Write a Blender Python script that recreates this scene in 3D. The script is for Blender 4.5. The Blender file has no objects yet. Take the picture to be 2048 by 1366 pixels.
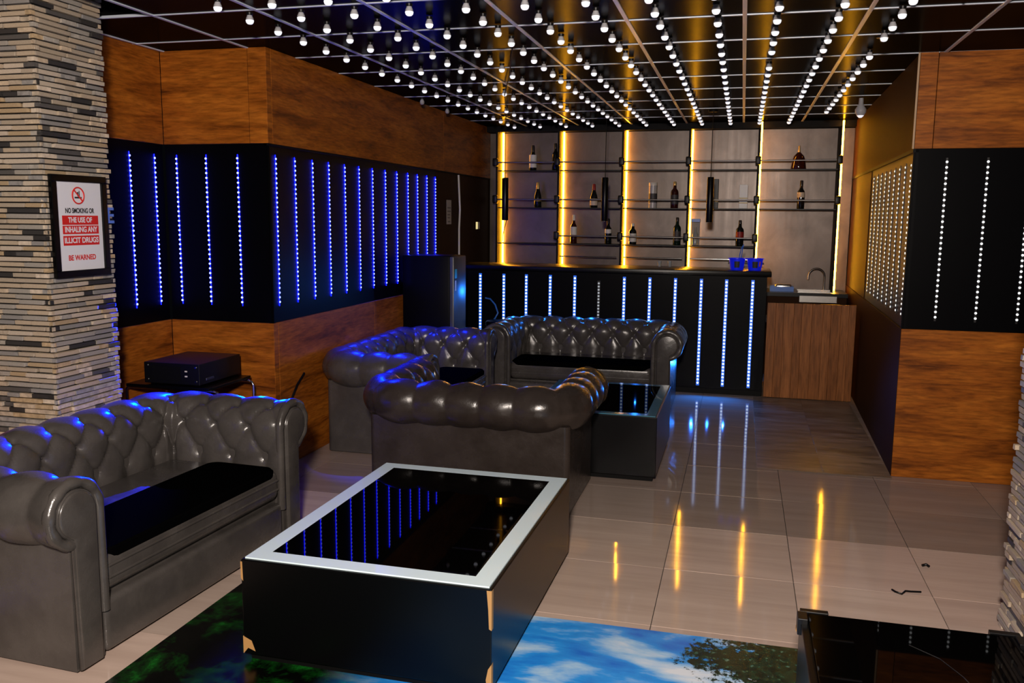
import bpy, bmesh, math, random
import numpy as np
from mathutils import Vector, Matrix, Euler

rnd = random.Random(7)
PI = math.pi
S = bpy.context.scene
COL = S.collection

# ------------------------------------------------------------------ camera
def cam_axes(yaw, pit, rol):
    cy, sy = math.cos(yaw), math.sin(yaw)
    F = Vector((-sy * math.cos(pit), cy * math.cos(pit), -math.sin(pit)))
    r = Vector((cy, sy, 0.0))
    d = F.cross(r)
    c, s = math.cos(rol), math.sin(rol)
    return c * r + s * d, -s * r + c * d, F

cd = bpy.data.cameras.new('camera')
cam = bpy.data.objects.new('camera', cd)
COL.objects.link(cam)
_r, _d, _f = cam_axes(math.radians(14.571), math.radians(8.1055), math.radians(-0.4904))
m = Matrix((_r, -_d, -_f)).transposed().to_4x4()
m.translation = Vector((0, 0, 1.68))
cam.matrix_world = m
cd.sensor_width = 36.0
cd.lens = 1750.0 / 2048.0 * 36.0
cd.clip_start = 0.05
S.camera = cam

# ------------------------------------------------------------------ world, exposure, main lamps
w = bpy.data.worlds.new('world')
S.world = w
w.use_nodes = True
w.node_tree.nodes['Background'].inputs[0].default_value = (0.5, 0.55, 0.7, 1)
w.node_tree.nodes['Background'].inputs[1].default_value = 0.003
S.view_settings.view_transform = 'Standard'
S.view_settings.look = 'None'
S.view_settings.gamma = 1.0
S.view_settings.use_curve_mapping = False
S.view_settings.exposure = 0.0

def lamp(name, kind, loc, power, color, aim=None, **kw):
    l = bpy.data.lights.new(name, kind)
    l.energy = power
    l.color = color
    for k, v in kw.items():
        setattr(l, k, v)
    o = bpy.data.objects.new(name, l)
    COL.objects.link(o)
    o.location = loc
    if aim is not None:
        o.rotation_euler = Vector(aim).to_track_quat('-Z', 'Y').to_euler()
    return o

KEY = 950.0
lamp('room_lamp', 'POINT', (-0.08, -0.35, 2.30), KEY, (1.0, 0.87, 0.77), shadow_soft_size=0.14)
# added blue spots that tint the sofa tops, standing in for the wall strips
BLUE = (0.0, 0.012, 1.0)
def throw(p, q, power, ang):
    lamp('added_blue_spot', 'SPOT', p, power, BLUE, tuple(Vector(q) - Vector(p)), spot_size=math.radians(ang), spot_blend=0.5, shadow_soft_size=0.0)
throw((-3.30, 5.00, 1.30), (-3.05, 3.30, 0.66), 1200.0, 40)
throw((-2.95, 5.00, 0.98), (-2.62, 4.12, 0.70), 700.0, 40)
throw((-2.86, 6.30, 1.92), (-2.50, 5.88, 0.72), 300.0, 36)
throw((-2.86, 6.95, 1.92), (-2.66, 6.75, 0.72), 200.0, 56)
throw((-2.86, 5.85, 1.92), (-2.02, 5.14, 0.72), 750.0, 27)
# the throw of the bar-front LED strips onto the sofas and the floor
CYAN = (0.015, 0.20, 1.0)
for x in (-2.2, -1.45, -0.95):
    lamp('bar_led_throw', 'SPOT', (x, 8.50, 0.98), 11.0, CYAN, (0, -1, -0.45), spot_size=math.radians(120), spot_blend=0.6, shadow_soft_size=0.0)
for x in (-0.40, -0.25, -0.10):
    lamp('bar_led_throw', 'SPOT', (x, 8.50, 0.30), 9.0, CYAN, (0, -1, -0.5), spot_size=math.radians(110), spot_blend=0.6, shadow_soft_size=0.0)

# ------------------------------------------------------------------ materials
def srgb(r, g, b):
    f = lambda c: (c / 255 / 12.92) if c / 255 <= 0.04045 else ((c / 255 + 0.055) / 1.055) ** 2.4
    return (f(r), f(g), f(b), 1.0)

def mat(name, col=(0.5, 0.5, 0.5), rough=0.5, metal=0.0, spec=0.5, emit=None, estr=0.0, coat=0.0, trans=0.0, ior=1.5, sample=True):
    mt = bpy.data.materials.new(name)
    mt.use_nodes = True
    b = mt.node_tree.nodes['Principled BSDF']
    b.inputs['Base Color'].default_value = (*col[:3], 1)
    b.inputs['Roughness'].default_value = rough
    b.inputs['Metallic'].default_value = metal
    b.inputs['Specular IOR Level'].default_value = spec
    b.inputs['Coat Weight'].default_value = coat
    b.inputs['Transmission Weight'].default_value = trans
    b.inputs['IOR'].default_value = ior
    if emit:
        b.inputs['Emission Color'].default_value = (*emit[:3], 1)
        b.inputs['Emission Strength'].default_value = estr
        if not sample:
            mt.cycles.emission_sampling = 'NONE'
    return mt

class NT:
    def __init__(self, mt):
        self.t = mt.node_tree
        self.b = self.t.nodes['Principled BSDF']
    def n(self, typ, **kw):
        nd = self.t.nodes.new(typ)
        for k, v in kw.items():
            if k.startswith('i_'):
                nd.inputs[k[2:].replace('_', ' ')].default_value = v
            else:
                setattr(nd, k, v)
        return nd
    def l(self, a, b):
        self.t.links.new(a, b)
    def coords(self, scale=(1, 1, 1), rnd_off=False):
        tc = self.n('ShaderNodeTexCoord')
        mp = self.n('ShaderNodeMapping')
        mp.inputs['Scale'].default_value = scale
        self.l(tc.outputs['Object'], mp.inputs['Vector'])
        if rnd_off:
            oi = self.n('ShaderNodeObjectInfo')
            mu = self.n('ShaderNodeMath', operation='MULTIPLY')
            mu.inputs[1].default_value = 37.0
            self.l(oi.outputs['Random'], mu.inputs[0])
            self.l(mu.outputs[0], mp.inputs['Location'])
        return mp.outputs[0]
    def noise(self, vec, scale, detail=4, rough=0.55, dist=0.0):
        nd = self.n('ShaderNodeTexNoise')
        nd.inputs['Scale'].default_value = scale
        nd.inputs['Detail'].default_value = detail
        nd.inputs['Roughness'].default_value = rough
        nd.inputs['Distortion'].default_value = dist
        self.l(vec, nd.inputs['Vector'])
        return nd.outputs['Fac']
    def ramp(self, fac, stops, mode='LINEAR'):
        r = self.n('ShaderNodeValToRGB')
        r.color_ramp.interpolation = mode
        e = r.color_ramp.elements
        while len(e) < len(stops):
            e.new(0.5)
        for el, (p, c) in zip(e, stops):
            el.position = p
            el.color = (*c[:3], 1) if len(c) > 1 else (c[0], c[0], c[0], 1)
        self.l(fac, r.inputs[0])
        return r.outputs[0]
    def mix(self, fac, a, b, mode='MIX'):
        mx = self.n('ShaderNodeMix', data_type='RGBA', blend_type=mode)
        for sock, v in ((0, fac), (6, a), (7, b)):
            if hasattr(v, 'is_output'):
                self.l(v, mx.inputs[sock])
            elif sock == 0:
                mx.inputs[0].default_value = v
            else:
                mx.inputs[sock].default_value = (*v[:3], 1)
        return mx.outputs[2]
    def math(self, op, a, b=0.0, clamp=False):
        nd = self.n('ShaderNodeMath', operation=op)
        nd.use_clamp = clamp
        for k, v in ((0, a), (1, b)):
            if hasattr(v, 'is_output'):
                self.l(v, nd.inputs[k])
            else:
                nd.inputs[k].default_value = v
        return nd.outputs[0]
    def maprange(self, v, a, b, smooth=True):
        nd = self.n('ShaderNodeMapRange')
        if smooth:
            nd.interpolation_type = 'SMOOTHSTEP'
        nd.inputs[1].default_value = a
        nd.inputs[2].default_value = b
        self.l(v, nd.inputs[0])
        return nd.outputs[0]
    def bump(self, h, strength=0.2, dist=0.01):
        nd = self.n('ShaderNodeBump')
        nd.inputs['Strength'].default_value = strength
        nd.inputs['Distance'].default_value = dist
        self.l(h, nd.inputs['Height'])
        self.l(nd.outputs[0], self.b.inputs['Normal'])
    def base(self, c):
        self.l(c, self.b.inputs['Base Color'])
    def rough(self, c):
        self.l(c, self.b.inputs['Roughness'])

def wood(name, stretch, dark, mid, light, rough=0.42):
    mt = mat(name, mid, rough, spec=0.16)
    n = NT(mt)
    v = n.coords(stretch, rnd_off=True)
    a = n.noise(v, 1.0, 6, 0.62, 0.6)
    v2 = n.coords(tuple(4.0 * s for s in stretch))
    b = n.noise(v2, 1.6, 5, 0.6, 0.2)
    c = n.ramp(a, [(0.30, dark), (0.46, mid), (0.70, light)])
    k = n.ramp(b, [(0.35, (0.62,)), (0.62, (1.08,))])
    n.base(n.mix(1.0, c, k, 'MULTIPLY'))
    n.bump(b, 0.08, 0.004)
    return mt

M = {}
BLUE_S = 26.0
M['wood'] = wood('orange_wood_laminate', (1.5, 1.5, 11.0), (0.10, 0.025, 0.0035), (0.30, 0.082, 0.0075), (0.47, 0.146, 0.015))
M['wood_v'] = wood('brown_plank_laminate', (9.0, 9.0, 0.9), (0.22, 0.075, 0.020), (0.31, 0.110, 0.030), (0.38, 0.140, 0.042))
M['wood_v_dark'] = wood('dark_plank_laminate', (9.0, 9.0, 0.9), (0.18, 0.059, 0.015), (0.255, 0.088, 0.023), (0.32, 0.114, 0.033))
M['wood_edge'] = mat('pale_edge_band', (0.42, 0.27, 0.15), 0.45)
M['dark_brown'] = mat('dark_brown_panel', (0.030, 0.012, 0.0045), 0.5, spec=0.03)
M['dark_smooth'] = mat('smooth_dark_brown_panel', (0.050, 0.021, 0.0075), 0.50, spec=0.008)
M['black_panel'] = mat('black_acrylic_panel', (0.0012, 0.0012, 0.0018), 0.38, spec=0.06)
M['black'] = mat('black_lacquer', (0.0012, 0.0012, 0.0014), 0.30, spec=0.25)
M['black_matte'] = mat('black_matte', (0.0015, 0.0015, 0.0015), 0.6, spec=0.15)
M['black_plastic'] = mat('black_plastic', (0.0025, 0.0025, 0.003), 0.4, spec=0.3)
def dark_gloss(name, refl, rough):
    mt = bpy.data.materials.new(name)
    mt.use_nodes = True
    t = mt.node_tree
    t.nodes.remove(t.nodes['Principled BSDF'])
    g = t.nodes.new('ShaderNodeBsdfGlossy')
    g.inputs['Color'].default_value = (refl, refl, refl, 1)
    g.inputs['Roughness'].default_value = rough
    d = t.nodes.new('ShaderNodeBsdfDiffuse')
    d.inputs['Color'].default_value = (0.0008, 0.0007, 0.0007, 1)
    a = t.nodes.new('ShaderNodeAddShader')
    t.links.new(g.outputs[0], a.inputs[0])
    t.links.new(d.outputs[0], a.inputs[1])
    t.links.new(a.outputs[0], t.nodes['Material Output'].inputs[0])
    return mt
M['ceiling'] = dark_gloss('black_gloss_ceiling_panel', 0.042, 0.20)
M['glass_black'] = dark_gloss('black_glass', 0.045, 0.02)
M['gridbar'] = mat('white_aluminium_grid', (0.66, 0.72, 0.82), 0.38, metal=0.25)
M['chrome'] = mat('chrome', (0.75, 0.74, 0.72), 0.16, metal=1.0)
M['dull_steel'] = mat('dull_steel', (0.30, 0.29, 0.28), 0.35, metal=1.0)
M['border'] = mat('white_glass_border', (0.76, 0.93, 0.99), 0.28)
M['border_blue_lit'] = mat('blue_lit_glass_border', (0.06, 0.19, 0.27), 0.10, coat=0.5)  # blue LED light falling on the border put into its colour
M['chip'] = mat('bare_chipboard', (0.42, 0.22, 0.07), 0.8)
M['paper'] = mat('white_paper', (0.74, 0.74, 0.80), 0.5)
M['paper_grey'] = mat('grey_paper', (0.46, 0.40, 0.36), 0.7)
M['print_red'] = mat('red_print', (0.62, 0.018, 0.012), 0.5)
M['print_black'] = mat('black_print', (0.012, 0.012, 0.012), 0.5)
M['print_grey'] = mat('grey_print', (0.16, 0.14, 0.13), 0.6)
M['white_plastic'] = mat('white_plastic', (0.62, 0.58, 0.50), 0.4)
M['letter_blue'] = mat('blue_letter', (0.10, 0.20, 0.72), 0.35)
M['switch_lit'] = mat('lit_switch', (0.9, 0.8, 0.5), 0.4, emit=(1, 0.82, 0.35), estr=0.75, sample=False)
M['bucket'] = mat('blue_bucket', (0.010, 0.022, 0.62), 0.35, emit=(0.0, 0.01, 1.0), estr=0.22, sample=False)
M['blue_plastic'] = mat('blue_plastic', (0.03, 0.16, 0.60), 0.35)
M['orange'] = mat('orange_print', (0.75, 0.13, 0.01), 0.5)
M['green'] = mat('green_sticker', (0.03, 0.34, 0.20), 0.4)
M['fridge_side'] = mat('black_fridge_enamel', (0.0015, 0.0015, 0.003), 0.40, spec=0.06)
M['fridge_door'] = mat('grey_fridge_door', (0.05, 0.055, 0.06), 0.35)
M['led_blue'] = mat('blue_led_dot', (0.5, 0.5, 0.6), 0.4, emit=(0.14, 0.175, 1.0), estr=5.0, sample=False)
M['led_cool'] = mat('cool_led_dot', (0.5, 0.5, 0.6), 0.4, emit=(0.62, 0.80, 1.0), estr=2.4, sample=False)
M['led_white'] = mat('white_led_dot', (0.6, 0.6, 0.6), 0.4, emit=(0.86, 0.90, 0.92), estr=1.1, sample=False)
M['led_dim'] = mat('faint_led_dot', (0.5, 0.5, 0.6), 0.4, emit=(0.62, 0.72, 0.70), estr=0.35, sample=False)
M['lens_blue'] = mat('blue_led_lens', (0.02, 0.03, 0.2), 0.4, emit=(0.0005, 0.002, 1.0), estr=BLUE_S)
M['halo_cyan'] = mat('azure_led_halo', (0.02, 0.05, 0.2), 0.4, emit=(0.020, 0.15, 0.85), estr=0.8)  # glowing face wider than the dots, painted in for their halo
M['lens_dark'] = mat('dark_led_channel', (0.012, 0.012, 0.013), 0.4)
M['amber'] = mat('amber_led_strip', (0.8, 0.5, 0.2), 0.4, emit=(1.0, 0.40, 0.045), estr=34.0)
M['amber_core'] = mat('pale_amber_led_face', (0.8, 0.6, 0.3), 0.4, emit=(1.0, 0.40, 0.010), estr=75.0)
M['bulb'] = mat('lit_bulb_glass', (0.9, 0.9, 0.9), 0.3, emit=(0.93, 0.94, 1.0), estr=0.80, sample=False)
M['bulb_off'] = mat('unlit_bulb_glass', (0.35, 0.33, 0.30), 0.15)
M['bulb_neck'] = mat('white_bulb_neck', (0.42, 0.42, 0.44), 0.4)
M['feet'] = mat('black_sofa_foot', (0.006, 0.006, 0.006), 0.6)
M['pad'] = mat('black_fabric_pad', (0.0012, 0.0012, 0.0013), 0.9, spec=0.0)
M['b_dark'] = mat('dark_bottle_glass', (0.006, 0.007, 0.006), 0.10, coat=0.4)
M['b_green'] = mat('green_bottle_glass', (0.006, 0.016, 0.010), 0.10, coat=0.4)
M['b_red'] = mat('dark_red_bottle_glass', (0.035, 0.006, 0.004), 0.10, coat=0.4)
M['b_clear'] = mat('clear_bottle_glass', (0.42, 0.45, 0.46), 0.08, trans=0.35)
M['foil_gold'] = mat('gold_foil', (0.75, 0.52, 0.18), 0.3, metal=0.6)
M['foil_white'] = mat('white_foil', (0.75, 0.68, 0.58), 0.35)
M['foil_red'] = mat('red_foil', (0.25, 0.012, 0.010), 0.35)
M['foil_dark'] = mat('dark_foil', (0.02, 0.014, 0.012), 0.35)
M['label_white'] = mat('white_label', (0.70, 0.66, 0.60), 0.55)
M['label_cream'] = mat('cream_label', (0.62, 0.50, 0.36), 0.55)
M['label_gold'] = mat('gold_label', (0.62, 0.42, 0.10), 0.45)
M['label_dark'] = mat('dark_label', (0.05, 0.045, 0.045), 0.55)
M['label_red'] = mat('red_label', (0.30, 0.02, 0.015), 0.5)
M['tin_white'] = mat('pale_carton', (0.95, 0.92, 0.86), 0.45)
M['tin_grey'] = mat('frosted_tin', (0.45, 0.42, 0.40), 0.3)
M['sink'] = mat('sink_steel', (0.55, 0.53, 0.50), 0.25, metal=0.9)
M['mortar'] = mat('dark_mortar', (0.006, 0.005, 0.0045), 0.9)

def leather(name='grey_brown_leather', c0=(0.045, 0.040, 0.037), c1=(0.075, 0.067, 0.061)):
    mt = mat(name, c1, 0.3, spec=0.62)
    n = NT(mt)
    v = n.coords((1, 1, 1))
    a = n.noise(v, 6.0, 5, 0.6)
    n.base(n.ramp(a, [(0.3, c0), (0.7, c1)]))
    g = n.noise(v, 260.0, 2, 0.5)
    c = n.noise(v, 22.0, 4, 0.6, 0.4)
    h = n.math('ADD', n.math('MULTIPLY', g, 0.25), c)
    n.bump(h, 0.30, 0.005)
    n.rough(n.ramp(a, [(0.3, (0.20,)), (0.7, (0.31,))]))
    return mt
M['leather'] = leather()
M['leather_dark'] = leather('dark_brown_leather', (0.024, 0.018, 0.015), (0.040, 0.031, 0.027))

def tile_mat():
    mt = mat('polished_beige_tile', (0.40, 0.31, 0.26), 0.12, spec=0.17)
    n = NT(mt)
    v = n.coords((0.8, 9.0, 1.0), rnd_off=True)
    a = n.noise(v, 1.4, 6, 0.6, 0.3)
    oi = n.n('ShaderNodeObjectInfo')
    c = n.ramp(a, [(0.3, (0.50, 0.375, 0.305)), (0.7, (0.61, 0.47, 0.39))])
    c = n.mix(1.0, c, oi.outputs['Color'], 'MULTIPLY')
    k = n.ramp(oi.outputs['Random'], [(0.0, (0.88,)), (1.0, (1.06,))])
    n.base(n.mix(1.0, c, k, 'MULTIPLY'))
    n.rough(n.ramp(oi.outputs['Random'], [(0.0, (0.035,)), (1.0, (0.085,))]))
    return mt
M['tile'] = tile_mat()

def tile_brown():
    mt = mat('worn_brown_tile', (0.12, 0.09, 0.07), 0.38, spec=0.4)
    n = NT(mt)
    v = n.coords((1.6, 7.0, 1.0), rnd_off=True)
    a = n.noise(v, 1.8, 6, 0.65, 0.5)
    n.base(n.ramp(a, [(0.34, (0.085, 0.060, 0.042)), (0.5, (0.19, 0.142, 0.105)), (0.70, (0.32, 0.25, 0.20))]))
    n.rough(n.ramp(a, [(0.3, (0.28,)), (0.7, (0.46,))]))
    return mt
M['tile_brown'] = tile_brown()
M['grout'] = mat('dark_grout', (0.045, 0.036, 0.030), 0.8)

def panel_mat():
    mt = mat('brushed_bronze_grey_panel', (0.155, 0.125, 0.112), 0.42, metal=0.35, spec=0.5)
    n = NT(mt)
    v = n.coords((1.2, 1.0, 0.9))
    a = n.noise(v, 2.2, 6, 0.6, 0.8)
    n.base(n.ramp(a, [(0.3, (0.072, 0.052, 0.041)), (0.7, (0.150, 0.117, 0.099))]))
    v2 = n.coords((16, 1, 0.8))
    n.rough(n.ramp(n.noise(v2, 1.0, 3), [(0.3, (0.32,)), (0.7, (0.38,))]))
    return mt
M['bronze'] = panel_mat()

def mural():
    mt = mat('printed_floor_mural', (0.2, 0.5, 0.8), 0.22, spec=0.4)
    n = NT(mt)
    tc = n.n('ShaderNodeTexCoord')
    sx = n.n('ShaderNodeSeparateXYZ')
    n.l(tc.outputs['Object'], sx.inputs[0])
    X, Y = sx.outputs[0], sx.outputs[1]
    v = n.coords((1.5, 3.7, 1.0))
    a = n.noise(v, 1.35, 7, 0.56, 0.25)
    sky = n.ramp(a, [(0.36, (0.010, 0.15, 0.68)), (0.48, (0.025, 0.30, 0.84)), (0.57, (0.34, 0.58, 0.86)), (0.67, (0.72, 0.79, 0.88))])
    # crown of the printed tree
    dx = n.math('MULTIPLY', n.math('SUBTRACT', X, 0.22), 3.0)
    dy = n.math('MULTIPLY', n.math('SUBTRACT', Y, 3.28), 3.6)
    d = n.math('SQRT', n.math('ADD', n.math('MULTIPLY', dx, dx), n.math('MULTIPLY', dy, dy)))
    lv = n.noise(n.coords((1, 1, 1)), 26.0, 5, 0.75)
    big = n.noise(n.coords((1, 1, 1)), 6.0, 3, 0.6)
    q = n.math('ADD', n.math('MULTIPLY', d, 0.30), n.math('ADD', n.math('MULTIPLY', lv, 0.75), n.math('MULTIPLY', big, 0.45)))
    tf = n.maprange(q, 0.90, 0.84)
    leafc = n.ramp(n.noise(n.coords((1, 1, 1)), 40.0, 3), [(0.42, (0.004, 0.012, 0.008)), (0.62, (0.015, 0.05, 0.025)), (0.75, (0.10, 0.22, 0.20))])
    c1 = n.mix(tf, sky, leafc)
    # dark forest floor on the other side
    g = n.noise(n.coords((2.2, 2.2, 1)), 2.0, 7, 0.7, 0.3)
    green = n.ramp(g, [(0.47, (0.0008, 0.0012, 0.0008)), (0.56, (0.002, 0.030, 0.003)), (0.70, (0.008, 0.20, 0.016))])
    ff = n.maprange(X, -1.05, -1.45)
    n.base(n.mix(ff, c1, green))
    return mt
M['mural'] = mural()

BRICKCOL = [(0.56, 0.44, 0.31), (0.48, 0.39, 0.29), (0.64, 0.53, 0.41), (0.40, 0.36, 0.31), (0.31, 0.29, 0.27), (0.50, 0.36, 0.21), (0.035, 0.032, 0.030), (0.10, 0.092, 0.085)]
def brick_mats():
    out = []
    for i, c in enumerate(BRICKCOL):
        mt = mat('stone_slip_%s' % ['sand', 'tan', 'cream', 'stone', 'grey', 'ochre', 'charcoal', 'slate'][i], c, 0.55)
        n = NT(mt)
        a = n.noise(n.coords((1, 1, 1), rnd_off=True), 30.0, 5, 0.65)
        n.base(n.mix(1.0, c, n.ramp(a, [(0.3, (0.62,)), (0.7, (1.15,))]), 'MULTIPLY'))
        n.bump(a, 0.5, 0.006)
        out.append(mt)
    return out
BM = brick_mats()

# ------------------------------------------------------------------ mesh helpers
def new_bm():
    return bmesh.new()

def box(bm, x0, x1, y0, y1, z0, z1, bev=0.0, seg=2, mi=0):
    r = bmesh.ops.create_cube(bm, size=1.0)
    vs = r['verts']
    for v in vs:
        v.co = Vector((x0 + (v.co.x + 0.5) * (x1 - x0), y0 + (v.co.y + 0.5) * (y1 - y0), z0 + (v.co.z + 0.5) * (z1 - z0)))
    fs = list({f for v in vs for f in v.link_faces})
    for f in fs:
        f.material_index = mi
    if bev > 0:
        es = list({e for v in vs for e in v.link_edges})
        bmesh.ops.bevel(bm, geom=es, offset=bev, segments=seg, profile=0.5, affect='EDGES', clamp_overlap=True)
    return bm

def bx(*a, **k):
    return box(new_bm(), *a, **k)

def tube(bm, pts, r, n=8, closed=False, caps=True):
    pts = [Vector(p) for p in pts]
    N = len(pts)
    rings = []
    up = Vector((0.13, 0.21, 0.97)).normalized()
    prev = None
    for i, p in enumerate(pts):
        if closed:
            t = (pts[(i + 1) % N] - pts[i - 1]).normalized()
        else:
            t = (pts[min(i + 1, N - 1)] - pts[max(i - 1, 0)]).normalized()
        if prev is None:
            a = t.cross(up)
            if a.length < 1e-3:
                a = t.cross(Vector((1, 0, 0)))
            a.normalize()
        else:
            a = (prev - t * prev.dot(t)).normalized()
        prev = a
        b = t.cross(a)
        rr = r[i] if isinstance(r, (list, tuple)) else r
        rings.append([bm.verts.new(p + rr * (math.cos(2 * PI * k / n) * a + math.sin(2 * PI * k / n) * b)) for k in range(n)])
    for i in range(N if closed else N - 1):
        A, B = rings[i], rings[(i + 1) % N]
        for k in range(n):
            bm.faces.new((A[k], A[(k + 1) % n], B[(k + 1) % n], B[k]))
    if caps and not closed:
        bm.faces.new(rings[0][::-1])
        bm.faces.new(rings[-1])
    return bm

def lathe(bm, prof, n=16, cx=0, cy=0, mi=0):
    rings = []
    for r, z in prof:
        rings.append([bm.verts.new((cx + r * math.cos(2 * PI * k / n), cy + r * math.sin(2 * PI * k / n), z)) for k in range(n)])
    for A, B in zip(rings, rings[1:]):
        for k in range(n):
            f = bm.faces.new((A[k], A[(k + 1) % n], B[(k + 1) % n], B[k]))
            f.material_index = mi
    bm.faces.new(rings[0][::-1]).material_index = mi
    bm.faces.new(rings[-1]).material_index = mi
    return bm

def prism(bm, outline, y0, y1, bev=0.0):
    """outline in (x, z), extruded along y"""
    a = [bm.verts.new((x, y0, z)) for x, z in outline]
    b = [bm.verts.new((x, y1, z)) for x, z in outline]
    n = len(outline)
    f0 = bm.faces.new(a)
    bm.faces.new(b[::-1])
    for i in range(n):
        bm.faces.new((a[i], b[i], b[(i + 1) % n], a[(i + 1) % n]))
    bmesh.ops.recalc_face_normals(bm, faces=bm.faces[:])
    if bev:
        bmesh.ops.bevel(bm, geom=list(f0.edges), offset=bev, segments=3, profile=0.5, affect='EDGES')
    return bm

def smooth_mesh(me, angle=40):
    for p in me.polygons:
        p.use_smooth = True
    if angle < 180:
        try:
            me.set_sharp_from_angle(angle=math.radians(angle))
        except Exception:
            pass

def obj(name, bm, m, parent=None, loc=None, rot=None, smooth=None):
    if isinstance(bm, bpy.types.Mesh):
        me = bm
    else:
        bmesh.ops.recalc_face_normals(bm, faces=bm.faces[:])
        me = bpy.data.meshes.new(name)
        bm.to_mesh(me)
        bm.free()
        for mm in (m if isinstance(m, (list, tuple)) else [m]):
            me.materials.append(mm)
        if smooth:
            smooth_mesh(me, smooth)
    o = bpy.data.objects.new(name, me)
    COL.objects.link(o)
    if parent:
        o.parent = parent
    if loc is not None:
        o.location = loc
    if rot is not None:
        o.rotation_euler = rot
    return o

def thing(name, label, cat, loc=(0, 0, 0), rotz=0.0, group=None):
    o = bpy.data.objects.new(name, None)
    o.empty_display_size = 0.1
    COL.objects.link(o)
    o.location = loc
    o.rotation_euler = (0, 0, rotz)
    tag(o, label, cat, group)
    return o

def tag(o, label, cat, group=None):
    o['label'] = label
    o['category'] = cat
    if group:
        o['group'] = group
    return o

def struct(name, bm, m, parent=None, label=None, **k):
    o = obj(name, bm, m, parent, **k)
    if not parent:
        o['kind'] = 'structure'
        if label:
            o['label'] = label
            o['category'] = name.split('_')[0]
    return o

def copy_of(src, parent=None, **k):
    c = src.copy()
    COL.objects.link(c)
    if parent:
        c.parent = parent
    return c

ORD = ['first', 'second', 'third', 'fourth', 'fifth', 'sixth', 'seventh', 'eighth', 'ninth', 'tenth', 'eleventh', 'twelfth', 'thirteenth', 'fourteenth', 'fifteenth',
       'sixteenth', 'seventeenth', 'eighteenth', 'nineteenth', 'twentieth', 'twenty-first', 'twenty-second', 'twenty-third', 'twenty-fourth', 'twenty-fifth', 'twenty-sixth']

# ------------------------------------------------------------------ room dimensions
CH = 2.71           # ceiling
Z1, Z2 = 0.985, 2.125   # lower wood / led band / upper wood
XC = -2.905         # long left wall
YB = 5.045          # jog wall facing the camera
XA = -3.66          # alcove side wall
YK = 10.10          # back wall
YE = 6.07           # right block, face to the camera
XD0, XD1 = 1.022, 1.11   # right block, side facing the room, at YE and at YK

# floor: slab and tiles
floor = struct('floor', bx(-4.4, 2.8, -1.2, 10.3, -0.10, -0.006), M['grout'], label='polished beige tiled floor of the lounge')
TX = [0.303 + 0.6 * k for k in range(-8, 4)]
TY = [4.72 + 0.62 * k for k in range(-5, 10)]
tile_me = None
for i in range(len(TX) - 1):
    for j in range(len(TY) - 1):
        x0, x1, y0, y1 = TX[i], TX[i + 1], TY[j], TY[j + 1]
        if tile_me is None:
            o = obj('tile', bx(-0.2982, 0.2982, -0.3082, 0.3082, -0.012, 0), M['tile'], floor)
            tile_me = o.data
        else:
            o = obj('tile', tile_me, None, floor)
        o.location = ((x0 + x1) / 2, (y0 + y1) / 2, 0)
        tone = (1.0 if y1 < 4.8 else 0.66) * rnd.uniform(0.93, 1.0)   # far rows darker than the front ones
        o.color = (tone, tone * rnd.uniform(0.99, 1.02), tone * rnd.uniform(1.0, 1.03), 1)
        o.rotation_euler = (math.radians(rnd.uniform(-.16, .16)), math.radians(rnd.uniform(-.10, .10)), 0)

# worn brown vinyl squares laid in front of the gate
vin_me = None
for i in range(2):
    for j in range(5):
        if vin_me is None:
            o = obj('vinyl_square', bx(-0.2135, 0.2135, -0.246, 0.246, 0.0008, 0.0030, bev=0.0006, seg=1), M['tile_brown'], floor)
            vin_me = o.data
        else:
            o = obj('vinyl_square', vin_me, None, floor)
        o.location = (0.38 + 0.428 * i, 6.255 + 0.4935 * j, 0.0015)

# ceiling: slab, gloss panels, grid bars
ceiling = struct('ceiling', box(bx(-3.035, 2.8, -1.2, 10.3, CH + 0.012, CH + 0.10), -4.4, -3.035, 4.144, 10.3, CH + 0.012, CH + 0.10), M['black_matte'], label='black gloss panel ceiling with pale grid')
GX = [-0.035 + 0.6 * k for k in range(-7, 5)]
GY = [4.79 + 0.646 * k for k in range(-4, 9)]
pan_me = None
for i in range(len(GX) - 1):
    for j in range(len(GY) - 1):
        if GX[i] < -3.1 and GY[j] < 4.1:
            continue          # the left pillar stands here and runs on above the grid
        if pan_me is None:
            o = obj('ceiling_panel', bx(-0.296, 0.296, -0.319, 0.319, 0, 0.012), M['ceiling'], ceiling)
            pan_me = o.data
        else:
            o = obj('ceiling_panel', pan_me, None, ceiling)
        o.location = ((GX[i] + GX[i + 1]) / 2, (GY[j] + GY[j + 1]) / 2, CH)
for x in GX:
    obj('grid_bar', bx(x - 0.011, x + 0.011, 4.144 if x < -3.1 else 2.2, 9.96, CH - 0.006, CH + 0.01, bev=0.002, seg=1), M['gridbar'], ceiling)
for y in GY:
    obj('grid_bar', bx(-3.035 if y < 4.1 else -3.9, 2.4, y - 0.008, y + 0.008, CH - 0.005, CH + 0.01, bev=0.002, seg=1), M['gridbar'], ceiling)

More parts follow.
